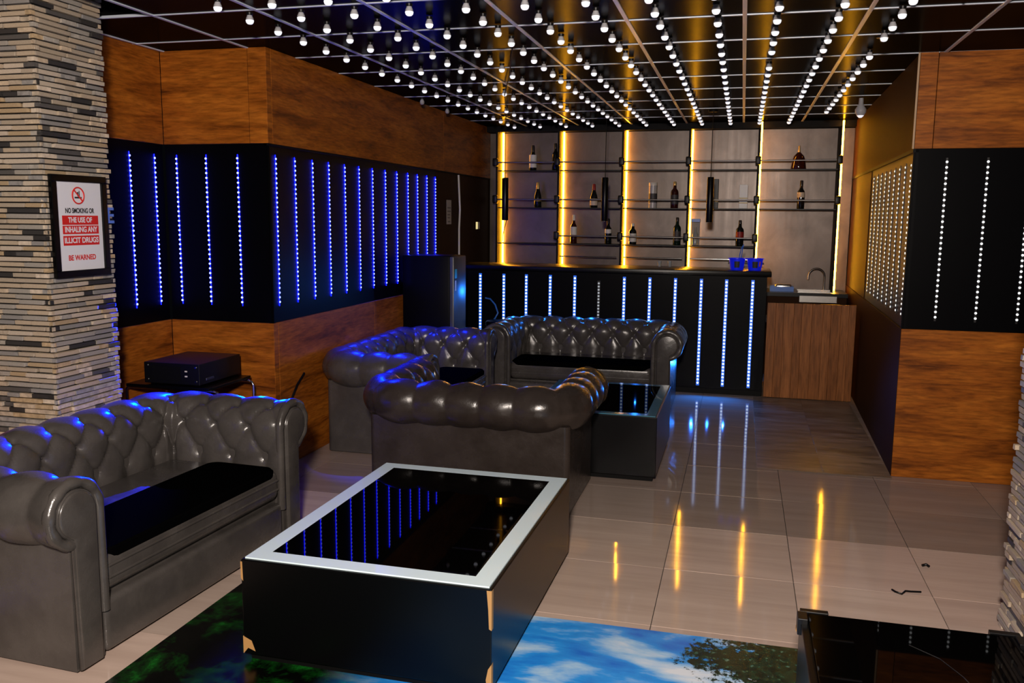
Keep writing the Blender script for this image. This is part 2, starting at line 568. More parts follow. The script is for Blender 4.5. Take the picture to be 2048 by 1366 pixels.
# walls: each is a core with cladding panels as parts
def seg_box(p0, p1, nrm, t0, t1, z0, z1, bev=0.0):
    """box along p0->p1 (xy), from t0 to t1 along the outward normal nrm"""
    p0, p1, nrm = Vector((*p0, 0)), Vector((*p1, 0)), Vector((*nrm, 0))
    bm = new_bm()
    vs = []
    for z in (z0, z1):
        for p, t in ((p0, t0), (p1, t0), (p1, t1), (p0, t1)):
            q = p + nrm * t
            vs.append(bm.verts.new((q.x, q.y, z)))
    for f in ((0, 1, 2, 3), (4, 5, 6, 7), (0, 1, 5, 4), (1, 2, 6, 5), (2, 3, 7, 6), (3, 0, 4, 7)):
        bm.faces.new([vs[i] for i in f])
    bmesh.ops.recalc_face_normals(bm, faces=bm.faces[:])
    if bev:
        bmesh.ops.bevel(bm, geom=bm.edges[:], offset=bev, segments=1, affect='EDGES')
    return bm

def lerp(p0, p1, t):
    return (p0[0] + (p1[0] - p0[0]) * t, p0[1] + (p1[1] - p0[1]) * t)

def clad(parent, p0, p1, nrm, cuts_up, cuts_low, band_end=1.0, led=True, gap=0.0022, wood_='wood'):
    L = math.hypot(p1[0] - p0[0], p1[1] - p0[1])
    for cuts, z0, z1 in ((cuts_up, Z2, CH), (cuts_low, 0.0, Z1)):
        for a, b in zip(cuts, cuts[1:]):
            obj('wood_panel', seg_box(lerp(p0, p1, a + gap / L), lerp(p0, p1, b - gap / L), nrm, -0.02, 0.0, z0 + 0.001, z1 - 0.001, 0.001), M[wood_], parent)
    if led:
        obj('black_panel', seg_box(lerp(p0, p1, 0), lerp(p0, p1, band_end), nrm, -0.03, -0.012, Z1, Z2), M['black_panel'], parent)

wl = struct('wall_left', bx(XC - 0.3, XC - 0.02, YB + 0.03, YK, 0, CH), M['black_matte'], label='long left wall with wood panels and dotted blue strips')
yb_end = 8.17
Lc = YK - YB
clad(wl, (XC, YB), (XC, YK), (1, 0), [0, 0.012, (8.42 - YB) / Lc, 1], [0, 0.012, 0.32, (8.20 - YB) / Lc], (8.20 - YB) / Lc)
obj('brown_panel', bx(XC - 0.03, XC - 0.010, 8.20, YK, 0, Z2 - 0.012, bev=0.001), M['dark_brown'], wl)
obj('black_trim', bx(XC - 0.03, XC + 0.004, YB, YK, Z2 - 0.012, Z2), M['black_matte'], wl)

wj = struct('wall_front_left', bx(XA, XC - 0.035, YB + 0.02, YB + 0.3, 0, CH), M['black_matte'], label='wood and black jog wall facing the room by the stone column')
Lb = XC - XA
clad(wj, (XA, YB), (XC, YB), (0, -1), [0, 0.83, 1], [0, 1])
wa = struct('wall_alcove', bx(XA - 0.3, XA - 0.02, 3.2, YB, 0, CH), M['black_matte'], label='alcove side wall right beside the stone column')
clad(wa, (XA, 3.3), (XA, YB), (1, 0), [0, 1], [0, 1])

wb = struct('wall_back', bx(-3.3, 1.5, YK, YK + 0.15, 0, CH), M['black_matte'], label='back wall of bronze grey panels behind the bar shelves')
PX = [-2.745, -2.025, -1.302, -0.578, 0.148, 0.962]
edges = [XC] + PX + [1.11]
for a, b in zip(edges, edges[1:]):
    obj('bronze_panel', bx(a + 0.002, b - 0.002, YK - 0.02, YK, 0.0, 2.64), M['bronze'], wb)
obj('black_beam', bx(XC, 1.11, YK - 0.16, YK, 2.645, CH), M['black_matte'], wb)

wr = struct('wall_right', seg_box((XD0 + 0.04, YE + 0.03), (XD1 + 0.04, YK), (1, 0), -0.018, 0.25, 0, CH), M['black_matte'], label='right block side wall with dotted white strips facing the room')
nD = Vector((-(YK - YE), XD1 - XD0)).normalized()
Ld = math.hypot(YK - YE, XD1 - XD0)
clad(wr, (XD0, YE), (XD1, YK), (nD.x, nD.y), [0, 1], [0, 1], (8.35 - YE) / (YK - YE), wood_='dark_smooth')
obj('brown_panel', seg_box(lerp((XD0, YE), (XD1, YK), (8.36 - YE) / (YK - YE)), (XD1, YK), (nD.x, nD.y), -0.03, -0.006, Z1, Z2 - 0.02, 0.001), M['dark_brown'], wr)
obj('black_trim', seg_box((XD0, YE), (XD1, YK), (nD.x, nD.y), -0.03, 0.004, Z2 - 0.022, Z2), M['black_matte'], wr)
obj('pale_edge', bx(XD0 - 0.012, XD0 - 0.001, YE - 0.001, YE + 0.006, Z2, CH), M['wood_edge'], wr)

we = struct('wall_front_right', bx(XD0 + 0.035, 2.3, YE + 0.02, YE + 0.3, 0, CH), M['black_matte'], label='right block face with wood above and below black band')
clad(we, (XD0, YE), (2.3, YE), (0, -1), [0, (1.128 - XD0) / (2.3 - XD0), 1], [0, 1])

# stone-slip columns ------------------------------------------------
def rough_unit(seed):
    r = random.Random(seed)
    bm = new_bm()
    bmesh.ops.create_cube(bm, size=1.0)
    bmesh.ops.bevel(bm, geom=bm.edges[:], offset=0.06, segments=1, affect='EDGES')
    for v in bm.verts:
        v.co += Vector((r.uniform(-.02, .02), r.uniform(-.05, .05), r.uniform(-.06, .06)))
    return bm

slip_me = []
for i in range(8):
    bm = rough_unit(i)
    me = bpy.data.meshes.new('brick')
    bm.to_mesh(me)
    bm.free()
    me.materials.append(BM[i])
    slip_me.append(me)

def slips(x0, x1, y0, y1, face, rng, z1=CH):
    """courses of slips for a column face; returns list of (centre, size)"""
    out = []
    ch = 0.0262
    n = int(z1 / ch)
    for c in range(n):
        z = (c + 0.5) * ch
        a, b = (x0, x1) if face == 'y' else (y0, y1)
        p = a - (rng.uniform(0, 0.12))
        while p < b:
            L = rng.choice((0.07, 0.10, 0.13, 0.15, 0.19, 0.22))
            q0, q1 = max(p, a), min(p + L, b)
            p += L
            if q1 - q0 < 0.012:
                continue
            out.append((z, q0, q1, rng.uniform(0.008, 0.026)))
    return out

def column(name, label, x0, x1, y0, y1, sidex, visible, seed, top=CH):
    rng = random.Random(seed)
    root = struct(name, bx(x0 + 0.02, x1 - 0.02, y0 + 0.02, y1 - 0.02, 0, top), M['mortar'], label=label)
    jobs = []
    hh = 0.0198
    for z, a, b, d in slips(x0, x1, y0, y1, 'y', rng, top):
        jobs.append(('y', z, ((a + b) / 2, y0 + 0.02 - d / 2, z), (b - a - 0.003, d, hh), a, b))
    for z, a, b, d in slips(x0, x1, y0, y1, 'x', rng, top):
        xf = (x1 - 0.02 + d / 2) if sidex > 0 else (x0 + 0.02 - d / 2)
        jobs.append(('x', z, (xf, (a + b) / 2, z), (d, b - a - 0.003, hh), a, b))
    pick = [j for j in jobs if visible(j)]
    pick.sort(key=lambda j: -(j[5] - j[4]) * (1.0 if j[0] == 'y' else 0.8))
    pick = pick[:298]
    ids = {id(j) for j in pick}
    bm = new_bm()
    for j in jobs:
        k = rng.choices(range(8), weights=[7, 7, 5, 5, 4, 2, 2.0, 2.0])[0]
        f, z, c, s, a, b = j
        if id(j) in ids:
            o = obj('brick', slip_me[k], None, root)
            o.location = c
            o.scale = s
            if f == 'x':
                o.rotation_euler = (0, 0, PI / 2)
                o.scale = (s[1], s[0], s[2])
        else:
            n0 = len(bm.verts)
            box(bm, c[0] - s[0] / 2, c[0] + s[0] / 2, c[1] - s[1] / 2, c[1] + s[1] / 2, c[2] - s[2] / 2, c[2] + s[2] / 2, mi=k)
    o = obj('stone_slips', bm, BM, root)
    o['kind'] = 'stuff'
    return root

column('pillar_left', 'tall stone-slip pillar with a framed notice on its side', -3.75, -3.25, 3.55, 4.02, 1,
       lambda j: 0.78 < j[1] < 2.72 and (j[0] == 'x' or j[5] > -3.52), 3, 2.86)
column('pillar_right', 'stone-slip pillar base at the right frame edge', 1.11, 1.6, 3.40, 3.88, -1,
       lambda j: j[1] < 1.0 and j[0] == 'x', 5)

# ------------------------------------------------------------------ LED strips
def dots_bm(n, L, r, proud):
    bm = new_bm()
    for i in range(n):
        z = L * (i + 0.5) / n
        a = [bm.verts.new((r * math.cos(2 * PI * k / 6), -proud, z + r * math.sin(2 * PI * k / 6))) for k in range(6)]
        b = [bm.verts.new((r * math.cos(2 * PI * k / 6), 0, z + r * math.sin(2 * PI * k / 6))) for k in range(6)]
        bm.faces.new(a)
        for k in range(6):
            bm.faces.new((a[k], b[k], b[(k + 1) % 6], a[(k + 1) % 6]))
    return bm

STRIPS = {}
def led_strip(key, label, group, loc, rotz, L, n, r, lens_w, dot, lens):
    t = thing('led_strip', label, 'light strip', loc, rotz, group)
    kk = (key, round(L, 3), n)
    if kk not in STRIPS:
        bmc = bx(-lens_w / 2, lens_w / 2, -0.005, 0, -0.01, L + 0.01, bev=0.0015, seg=1)
        a = obj('led_channel', bmc, M[lens], t)
        b = obj('led_dots', dots_bm(n, L, r, 0.004), M[dot], t, loc=(0, -0.005, 0))
        b['kind'] = 'stuff'
        STRIPS[kk] = (a, b)
    else:
        for s in STRIPS[kk]:
            copy_of(s, t)
    return t

# long left wall (surface of the black panel is 12 mm back)
ys = [5.115, 5.365, 5.615, 5.865, 6.13, 6.385, 6.645, 6.91, 7.165, 7.425, 7.665, 7.915, 8.155]
for i, y in enumerate(ys):
    led_strip('c', 'blue dotted strip on the long left wall, %s from its front corner' % ORD[i], 'blue strips on the long left wall',
              (XC - 0.012, y + 0.03, 1.10), PI / 2, 0.95, 31, 0.0072, 0.004, 'led_blue', 'lens_blue')
for i, x in enumerate((-3.575, -3.358, -3.13)):
    led_strip('c', 'blue dotted strip on the wall jog facing the room, %s from the inner corner' % ORD[i], 'blue strips on the wall jog',
              (x, YB + 0.012, 1.10), 0.0, 0.95, 31, 0.0072, 0.004, 'led_blue', 'lens_blue')
for i, y in enumerate((4.715, 4.955)):
    led_strip('c', 'blue dotted strip on the alcove wall, %s from the stone pillar' % ORD[i], 'blue strips in the alcove',
              (XA - 0.012, y, 1.10), PI / 2, 0.95, 31, 0.0072, 0.004, 'led_blue', 'lens_blue')
for i, (x, z) in enumerate(((1.219, 1.05), (1.453, 1.05), (1.69, 1.05))):
    led_strip('e', 'white dotted strip on the right block face, %s from its corner' % ORD[i], 'white strips on the right block face',
              (x, YE + 0.012, z), 0.0, 1.01, 30, 0.0082, 0.014, 'led_white', 'lens_dark')
for i in range(9):
    y = 6.17 + 0.2475 * i
    t = (y - YE) / (YK - YE)
    x = XD0 + (XD1 - XD0) * t
    led_strip('d', 'white dotted strip on the right block side, %s from its front corner' % ORD[i], 'white strips on the right block side',
              (x + 0.012, y, 1.055), -PI / 2 + math.atan2(XD1 - XD0, YK - YE) * -1, 0.99, 30, 0.0078, 0.014, 'led_white', 'lens_dark')

# ------------------------------------------------------------------ bar counter
YF = 8.55
bar = thing('bar_counter', 'long black bar counter with upright dotted blue lights', 'bar counter', (0, 0, 0))
obj('front_panel', bx(XC + 0.005, 0.247, YF, YF + 0.04, 0.0, 1.14, bev=0.002, seg=1), M['black_panel'], bar)
obj('end_panel', bx(0.207, 0.247, YF + 0.041, 9.10, 0.0, 1.14, bev=0.002, seg=1), M['black'], bar)
obj('countertop', bx(XC + 0.005, 0.285, YF - 0.025, 9.14, 1.141, 1.192, bev=0.006), M['black'], bar, smooth=30)
obj('kickboard', bx(XC + 0.005, 0.24, YF - 0.006, YF - 0.0005, 0.0, 0.05), M['black_matte'], bar)
bxs = [-2.56, -2.312, -2.078, -1.832, -1.583, -1.343, -1.093, -0.845, -0.60, -0.356, -0.122, 0.119]
for i, x in enumerate(bxs):
    dim = (i == 5)
    L = 0.97 if dim else 1.015
    t = led_strip('bar_dim' if dim else 'bar', ('half faded dotted strip on the bar front, sixth from the fridge' if dim else 'azure dotted strip on the bar front, %s from the fridge' % ORD[i]),
                  'dotted strips on the bar front', (x, YF, 0.085), 0.0, L, 31, 0.0105, 0.030, 'led_dim' if dim else 'led_cool', 'lens_dark' if dim else 'halo_cyan')

# half-height gate beside the counter
gate = thing('bar_gate', 'half-height brown plank gate between the bar and right wall', 'gate', (0.655, 8.50, 0))
gx = [-0.395, -0.318, -0.245, -0.155, -0.085, 0.005, 0.10, 0.17, 0.255, 0.325, 0.385]
for i in range(len(gx) - 1):
    obj('plank', bx(gx[i] + 0.0008, gx[i + 1] - 0.0008, -0.012 - 0.001 * (i % 2), 0.010, 0.012, 0.905, bev=0.001, seg=1), M['wood_v_dark' if i % 2 else 'wood_v'], gate)
obj('back_board', bx(-0.395, 0.385, 0.0105, 0.022, 0.012, 0.905), M['dark_brown'], gate)
for z in (0.16, 0.72):
    h = new_bm()
    lathe(h, [(0.007, z), (0.007, z + 0.07)], 8, -0.400, -0.004)
    obj('hinge', h, M['chrome'], gate)

# sink unit behind the gate
sk = thing('sink_unit', 'dark sink counter behind the plank gate', 'sink counter', (0.63, 9.80, 0))
obj('cabinet', bx(-0.36, 0.44, -0.26, 0.27, 0.0, 0.885, bev=0.002, seg=1), M['dark_brown'], sk)
cb = new_bm()
box(cb, -0.37, 0.445, -0.30, -0.20, 0.886, 0.925)
box(cb, -0.37, 0.445, 0.16, 0.275, 0.886, 0.925)
box(cb, -0.37, -0.04, -0.20, 0.16, 0.886, 0.925)
box(cb, 0.33, 0.445, -0.20, 0.16, 0.886, 0.925)
obj('worktop', cb, M['black'], sk)
sb = new_bm()
box(sb, -0.04, 0.33, -0.20, 0.16, 0.80, 0.81)
for a in ((-0.04, -0.03, -0.2, 0.16), (0.32, 0.33, -0.2, 0.16), (-0.03, 0.32, -0.2, -0.19), (-0.03, 0.32, 0.15, 0.16)):
    box(sb, a[0], a[1], a[2], a[3], 0.811, 0.93)
obj('basin', sb, M['sink'], sk)
obj('basin_apron', bx(-0.03, 0.34, -0.312, -0.3005, 0.83, 0.90, bev=0.003), M['sink'], sk)
tp = new_bm()
pts = [(0.25, 0.19, 0.925), (0.25, 0.19, 1.07)] + [(0.25 - 0.085 + 0.085 * math.cos(a), 0.19 - 0.05 * (a / PI), 1.07 + 0.085 * math.sin(a)) for a in np.linspace(0.15, PI, 12)] + [(0.08, 0.14, 1.04)]
tube(tp, pts, 0.011, 8)
obj('tap', tp, M['dull_steel'], sk, smooth=60)
tray = thing('dish_tray', 'low blue plastic dish tray on the sink counter', 'tray', (0.43, 9.72, 0.926))
tb = new_bm()
box(tb, -0.12, 0.12, -0.09, 0.09, 0.0, 0.008)
for a in ((-0.12, -0.112, -0.09, 0.09), (0.112, 0.12, -0.09, 0.09), (-0.112, 0.112, -0.09, -0.082), (-0.112, 0.112, 0.082, 0.09)):
    box(tb, a[0], a[1], a[2], a[3], 0.0085, 0.05)
obj('tray_body', tb, M['blue_plastic'], tray)
obj('steel_lid', bx(-0.07, 0.10, -0.06, 0.06, 0.0085, 0.075, bev=0.02, seg=3), M['sink'], tray, smooth=50)

# ------------------------------------------------------------------ back bar shelving
shv = thing('bar_shelving', 'black shelving with rails against the back wall', 'shelving', (0, 0, 0))
YS0, YS1 = 9.80, YK - 0.021
for x in PX:
    obj('post', bx(x - 0.022, x - 0.002, YS0 + 0.04, YS1, 0.0, 2.644, bev=0.002, seg=1), M['black_matte'], shv)
ZS = [2.205, 1.79, 1.385]
for b in range(5):
    xa, xb = PX[b] + 0.012, PX[b + 1] - 0.024
    for k, z in enumerate(ZS):
        if b == 4 and k == 2:
            continue
        obj('shelf', bx(xa, xb, YS0 + 0.01, YS1 - 0.002, z - 0.012, z, bev=0.002, seg=1), M['black_plastic'], shv)
        if not (b == 0 and k == 2):
            r_ = new_bm()
            tube(r_, [(xa, YS0, z + 0.088), (xb + 0.022, YS0, z + 0.088)], 0.0085, 8)
            obj('rail', r_, M['dull_steel'], shv, smooth=60)
for b in (1, 2, 3):
    r_ = new_bm()
    xa, xb = PX[b] + 0.03, PX[b + 1] - 0.05
    tube(r_, [(xa, YS0, 1.243), (xb, YS0, 1.243)], 0.007, 8)
    obj('rail', r_, M['chrome'], shv, smooth=60)
for i, x in enumerate(PX):
    for k, z in enumerate(ZS):
        if i == 5 and k == 2 or i == 0 and k == 2:
            continue
        obj('clamp', bx(x - 0.045, x + 0.012, YS0 - 0.03, YS0 + 0.0395, z + 0.045, z + 0.135, bev=0.012, seg=3), M['black_plastic'], shv, smooth=50)
# amber light bars beside each post
for i, x in enumerate(PX):
    t = thing('amber_light_bar', 'amber light bar on the back shelving, %s from the left wall' % ORD[i], 'light strip', (x + 0.0105, YK - 0.055 if i < 4 else YS0 + 0.06, 0.0), 0, 'amber bars on the back shelving')
    z0 = 0.93 if i == 5 else 1.0
    obj('diffuser', bx(-0.010, 0.006, -0.006, 0.016, z0, 2.70, bev=0.002, seg=1), M['amber'], t)
    obj('front_face', bx(-0.0095, 0.0055, -0.009, -0.0065, z0, 2.70), M['amber_core'], t)

# ------------------------------------------------------------------ bottles
def bottle(label, x, shelf, h, kind, glass, foil, lab, lz=(0.12, 0.42), group='bottles on the back shelves', y=9.935):
    z = ZS[shelf] + 0.0005
    t = thing('bottle', label, 'bottle', (x, y, z), rnd.uniform(0, 1), group)
    if kind == 'wine':
        R = 0.0385
        prof = [(R * 0.9, 0), (R, 0.012), (R, h * 0.56), (R * 0.92, h * 0.62), (R * 0.55, h * 0.69), (0.0155, h * 0.75), (0.0145, h * 0.93)]
        top = h * 0.80
    elif kind == 'sparkling':
        R = 0.044
        prof = [(R * 0.9, 0), (R, 0.012), (R, h * 0.42), (R * 0.86, h * 0.53), (R * 0.55, h * 0.66), (0.018, h * 0.77), (0.0145, h * 0.93)]
        top = h * 0.74
    else:
        R = 0.042
        prof = [(R * 0.92, 0), (R, 0.01), (R, h * 0.60), (R * 0.90, h * 0.66), (0.019, h * 0.74), (0.016, h * 0.90)]
        top = h * 0.86
    bm = new_bm()
    lathe(bm, prof, 16)
    obj('glass_body', bm, M[glass], t, smooth=50)
    bm = new_bm()
    lathe(bm, [(0.0205 if kind == 'sparkling' else 0.0175, top), (0.0170, h * 0.97), (0.013, h)], 12)
    obj('foil_cap', bm, M[foil], t, smooth=50)
    if lab:
        bm = new_bm()
        lathe(bm, [(R + 0.0006, h * lz[0]), (R + 0.0006, h * lz[1])], 16)
        obj('paper_label', bm, M[lab], t, smooth=50)
    return t

def sx(px):   # helper table: measured positions on the shelves
    return px
bottle('dark sparkling bottle with a big white label on the top shelf', -2.352, 0, 0.285, 'sparkling', 'b_dark', 'foil_dark', 'label_white', (0.12, 0.62))
bottle('plain black wine bottle on the top shelf', -2.090, 0, 0.305, 'wine', 'b_dark', 'foil_dark', None)
bottle('gold-capped dark bottle on the middle shelf, leftmost bay', -2.290, 1, 0.285, 'sparkling', 'b_dark', 'foil_gold', 'label_gold', (0.25, 0.30))
bottle('red-capped sparkling bottle with a low pale label on the middle shelf', -1.640, 1, 0.265, 'sparkling', 'b_dark', 'foil_red', 'label_cream', (0.10, 0.38))
bottle('white-capped dark red bottle with tall white label, lowest shelf', -1.865, 2, 0.325, 'wine', 'b_red', 'foil_white', 'label_white', (0.30, 0.58))
bottle('black wine bottle with small white label beside a pendant, lowest shelf', -1.468, 2, 0.285, 'wine', 'b_dark', 'foil_dark', 'label_white', (0.42, 0.58))
bottle('amber brown spirits bottle with gold neck on the middle shelf', -0.740, 1, 0.29, 'spirit', 'b_red', 'foil_gold', 'label_dark', (0.15, 0.5))
bottle('short dark bottle with white label and pale cap, lowest shelf', -1.190, 2, 0.235, 'spirit', 'b_dark', 'foil_white', 'label_white', (0.12, 0.52))
bottle('dark green bottle with faint label on the lowest shelf', -0.700, 2, 0.305, 'spirit', 'b_green', 'foil_dark', 'label_dark', (0.15, 0.5))
bottle('dark bottle with a red label, lowest shelf near the blue buckets', -0.025, 2, 0.28, 'spirit', 'b_dark', 'foil_dark', 'label_red', (0.30, 0.55))
bottle('dark wine bottle with pale label on the shelf above the sink', 0.590, 1, 0.30, 'wine', 'b_dark', 'foil_dark', 'label_cream', (0.40, 0.58))

t = thing('decanter', 'bell-shaped dark red decanter with gold stopper on the top shelf', 'bottle', (0.548, 9.935, ZS[0] + 0.0005), 0, 'bottles on the back shelves')
bm = new_bm()
lathe(bm, [(0.076, 0), (0.080, 0.01), (0.074, 0.05), (0.066, 0.10), (0.052, 0.14), (0.028, 0.165), (0.013, 0.18)], 20)
obj('glass_body', bm, M['b_red'], t, smooth=50)
bm = new_bm()
lathe(bm, [(0.0135, 0.1805), (0.015, 0.19), (0.009, 0.215), (0.011, 0.235), (0.005, 0.248)], 12)
obj('stopper', bm, M['foil_gold'], t, smooth=50)

t = thing('bottle_tin', 'pale frosted cylindrical bottle tin on the middle shelf', 'tin', (-0.978, 9.935, ZS[1] + 0.0005))
bm = new_bm()
lathe(bm, [(0.046, 0), (0.046, 0.245)], 18)
obj('tin_body', bm, M['tin_grey'], t, smooth=50)
bm = new_bm()
lathe(bm, [(0.048, 0.2455), (0.048, 0.275), (0.044, 0.28)], 18)
obj('lid', bm, M['foil_white'], t, smooth=50)
bm = new_bm()
lathe(bm, [(0.0468, 0.06), (0.0468, 0.16)], 18)
obj('printed_band', bm, M['label_dark'], t, smooth=50)

t = thing('bottle_carton', 'white bottle carton with gold bands on the middle shelf', 'carton', (-0.004, 9.935, ZS[1] + 0.0005))
obj('carton_body', bx(-0.044, 0.044, -0.04, 0.04, 0, 0.255, bev=0.003), M['tin_white'], t)
for z in (0.055, 0.105):
    obj('gold_band', bx(-0.0448, 0.0448, -0.0408, 0.0408, z, z + 0.010), M['label_gold'], t)
t = thing('bottle_carton', 'black bottle carton behind the pendant lamp on the middle shelf', 'carton', (-0.305, 9.935, ZS[1] + 0.0005))
obj('carton_body', bx(-0.036, 0.036, -0.04, 0.04, 0, 0.315, bev=0.003), M['black_plastic'], t)
obj('label', bx(0.0, 0.034, -0.0412, -0.0402, 0.07, 0.10), M['label_gold'], t)
t = thing('gift_box', 'clear bottle gift box with blue lid on the lowest shelf', 'carton', (-0.500, 9.935, ZS[2] + 0.0005))
bm = new_bm()
lathe(bm, [(0.032, 0.004), (0.032, 0.11), (0.014, 0.16), (0.013, 0.20)], 14)
obj('inner_bottle', bm, M['b_clear'], t, smooth=50)
bm = new_bm()
for a in ((-0.045, -0.041, -0.045, -0.041), (0.041, 0.045, -0.045, -0.041), (-0.045, -0.041, 0.041, 0.045), (0.041, 0.045, 0.041, 0.045)):
    box(bm, a[0], a[1], a[2], a[3], 0.0, 0.255)
box(bm, -0.041, 0.041, 0.0425, 0.0445, 0.0, 0.255)
obj('clear_sleeve', bm, M['b_clear'], t)
obj('lid', bx(-0.047, 0.047, -0.047, 0.047, 0.2555, 0.290, bev=0.002), M['blue_plastic'], t)

# ------------------------------------------------------------------ things on the bar counter
def bucket(label, x, orange):
    t = thing('ice_bucket', label, 'ice bucket', (x, 8.72, 1.1925), 0, 'blue ice buckets on the bar')
    bm = new_bm()
    lathe(bm, [(0.058, 0.0), (0.060, 0.004), (0.076, 0.108), (0.071, 0.108), (0.056, 0.010)], 20)
    obj('bucket_body', bm, M['bucket'], t, smooth=40)
    bm = new_bm()
    tube(bm, [(0.0795 * math.cos(a), 0.0795 * math.sin(a), 0.110) for a in np.linspace(0, 2 * PI, 24, endpoint=False)], 0.005, 6, closed=True)
    obj('rim', bm, M['bucket'], t, smooth=60)
    bm = new_bm()
    for k in range(5):
        a = -PI / 2 + (k - 2) * 0.22
        pass
    r0 = 0.0655
    vs0 = [bm.verts.new(((r0 + 0.0015) * math.cos(a), (r0 + 0.0015) * math.sin(a), 0.025)) for a in np.linspace(-PI / 2 - 0.35, -PI / 2 + 0.35, 7)]
    vs1 = [bm.verts.new(((r0 + 0.0105) * math.cos(a), (r0 + 0.0105) * math.sin(a), 0.085)) for a in np.linspace(-PI / 2 - 0.35, -PI / 2 + 0.35, 7)]
    for k in range(6):
        bm.faces.new((vs0[k], vs0[k + 1], vs1[k + 1], vs1[k]))
    obj('dark_print', bm, M['print_black'], t)
    if orange:
        bm = new_bm()
        a0, a1 = -PI / 2 + 0.55, -PI / 2 + 0.72
        q = [bm.verts.new(((r0 + e) * math.cos(a), (r0 + e) * math.sin(a), z)) for a, z, e in ((a0, 0.04, 0.004), (a1, 0.04, 0.004), (a1, 0.085, 0.0108), (a0, 0.085, 0.0108))]
        bm.faces.new(q)
        obj('orange_print', bm, M['orange'], t)
    for s in (-1, 1):
        obj('ear', bx(0.0755 * s - 0.008, 0.0755 * s + 0.008, -0.008, 0.008, 0.055, 0.075, bev=0.003), M['black_plastic'], t)
    return t
bucket('blue ice bucket on the bar with tongs standing in it', -0.035, False)
bucket('blue ice bucket at the bar end with an orange mark', 0.132, True)
t = thing('ice_tongs', 'blue plastic tongs standing in the ice bucket', 'tongs', (-0.035, 8.72, 1.203))
for s, mx in ((-1, 0.0), (1, 0.02)):
    bm = new_bm()
    tube(bm, [(0.01 + mx, 0.0, 0.0), (0.015 + mx, 0, 0.10), (0.035 + mx * 0.6, 0, 0.20), (0.055, 0, 0.235)], 0.0045, 6)
    obj('tong_arm', bm, M['blue_plastic'], t, smooth=60)
for i, (x, y) in enumerate(((-0.80, 9.02), (-0.70, 9.05))):
    t = thing('shot_glass', 'small clear shot glass on the bar back edge, %s' % ('left of a pair' if i == 0 else 'right of a pair'), 'glass', (x, y, 1.1925), 0, 'shot glasses on the bar')
    bm = new_bm()
    lathe(bm, [(0.016, 0), (0.021, 0.055), (0.019, 0.055), (0.014, 0.008)], 14)
    obj('glass_body', bm, M['b_clear'], t, smooth=40)

# pendants
for i, x in enumerate((-2.362, -1.337, -0.315)):
    t = thing('pendant_lamp', 'slim black tube pendant above the bar, ' + ('nearest the left wall', 'the middle one', 'nearest the sink')[i], 'pendant lamp', (x, 8.76, 0), 0, 'tube pendants above the bar')
    bm = new_bm()
    lathe(bm, [(0.031, 1.645), (0.033, 1.65), (0.033, 2.065), (0.028, 2.075)], 20)
    obj('tube_shade', bm, M['black'], t, smooth=40)
    bm = new_bm()
    lathe(bm, [(0.024, 1.6435), (0.024, 1.6445)], 16)
    obj('lamp_insert', bm, M['dull_steel'], t)
    bm = new_bm()
    lathe(bm, [(0.0035, 2.0755), (0.0035, 2.684)], 6)
    obj('cord', bm, M['black_matte'], t)
    bm = new_bm()
    lathe(bm, [(0.046, 2.6845), (0.046, CH - 0.0065)], 18)
    obj('ceiling_rose', bm, M['black_matte'], t, smooth=40)

# ------------------------------------------------------------------ ceiling bulbs
def bulb(label, x, y, src, group, lit=True):
    t = thing('ceiling_bulb', label, 'bulb', (x, y, CH), 0, group)
    if src is None:
        bm = new_bm()
        lathe(bm, [(0.004, -0.0645), (0.012, -0.0625), (0.018, -0.0565), (0.0205, -0.0475), (0.0205, -0.0440)], 14)
        g = obj('globe', bm, M['bulb' if lit else 'bulb_off'], t, smooth=60)
        bm = new_bm()
        lathe(bm, [(0.0203, -0.0438), (0.0190, -0.036), (0.0150, -0.026), (0.0125, -0.020)], 12)
        n_ = obj('neck', bm, M['bulb_neck'], t, smooth=40)
        bm = new_bm()
        lathe(bm, [(0.012, -0.0197), (0.016, -0.018), (0.018, -0.0065)], 12)
        s_ = obj('socket', bm, M['black_plastic'], t, smooth=40)
        return (g, n_, s_)
    for s in src:
        copy_of(s, t)
    return src
BX = [-0.1668 + 0.2903 * k for k in range(-8, 4)]
BY = [3.893 + 0.2856 * k for k in range(21)]
src = src_off = None
def in_frame(x, y):
    q = Vector((x, y, CH - 0.045)) - Vector((0, 0, 1.68))
    px, py = 1024 + 1750 * q.dot(_r) / q.dot(_f), 683 + 1750 * q.dot(_d) / q.dot(_f)
    return -30 < px < 2078 and py > -22
for i, x in enumerate(BX):
    n_back = 0
    for j in reversed(range(len(BY) - (3 if i == 11 else 0))):
        y = BY[j]
        if (i == 9 and j == 7) or (i == 11 and j == 6) or not in_frame(x, y):
            continue
        lb = 'round lit ceiling bulb, %s row from the left wall, %s from the bar end' % (ORD[i], ORD[n_back])
        n_back += 1
        if src is None:
            src = bulb(lb, x, y, None, 'ceiling bulbs')
        else:
            bulb(lb, x, y, src, 'ceiling bulbs')
src_off = bulb('dead ceiling bulb beside the upper wood wall, nearer the camera', -2.76, 7.42, None, 'dead ceiling bulbs', lit=False)
bulb('dead ceiling bulb beside the upper wood wall, nearer the bar', -2.76, 8.1, src_off, 'dead ceiling bulbs')
# bigger white spot near the right wall
t = thing('ceiling_spotlight', 'white cone spotlight on the ceiling by the right wall', 'spotlight', (0.93, 8.15, CH))
bm = new_bm()
lathe(bm, [(0.030, -0.150), (0.045, -0.125), (0.046, -0.10), (0.020, -0.060), (0.018, -0.0065)], 18)
obj('cone_body', bm, M['bulb_neck'], t, smooth=50)
bm = new_bm()
lathe(bm, [(0.012, -0.168), (0.029, -0.1505)], 18)
obj('lit_lens', bm, M['bulb'], t, smooth=50)
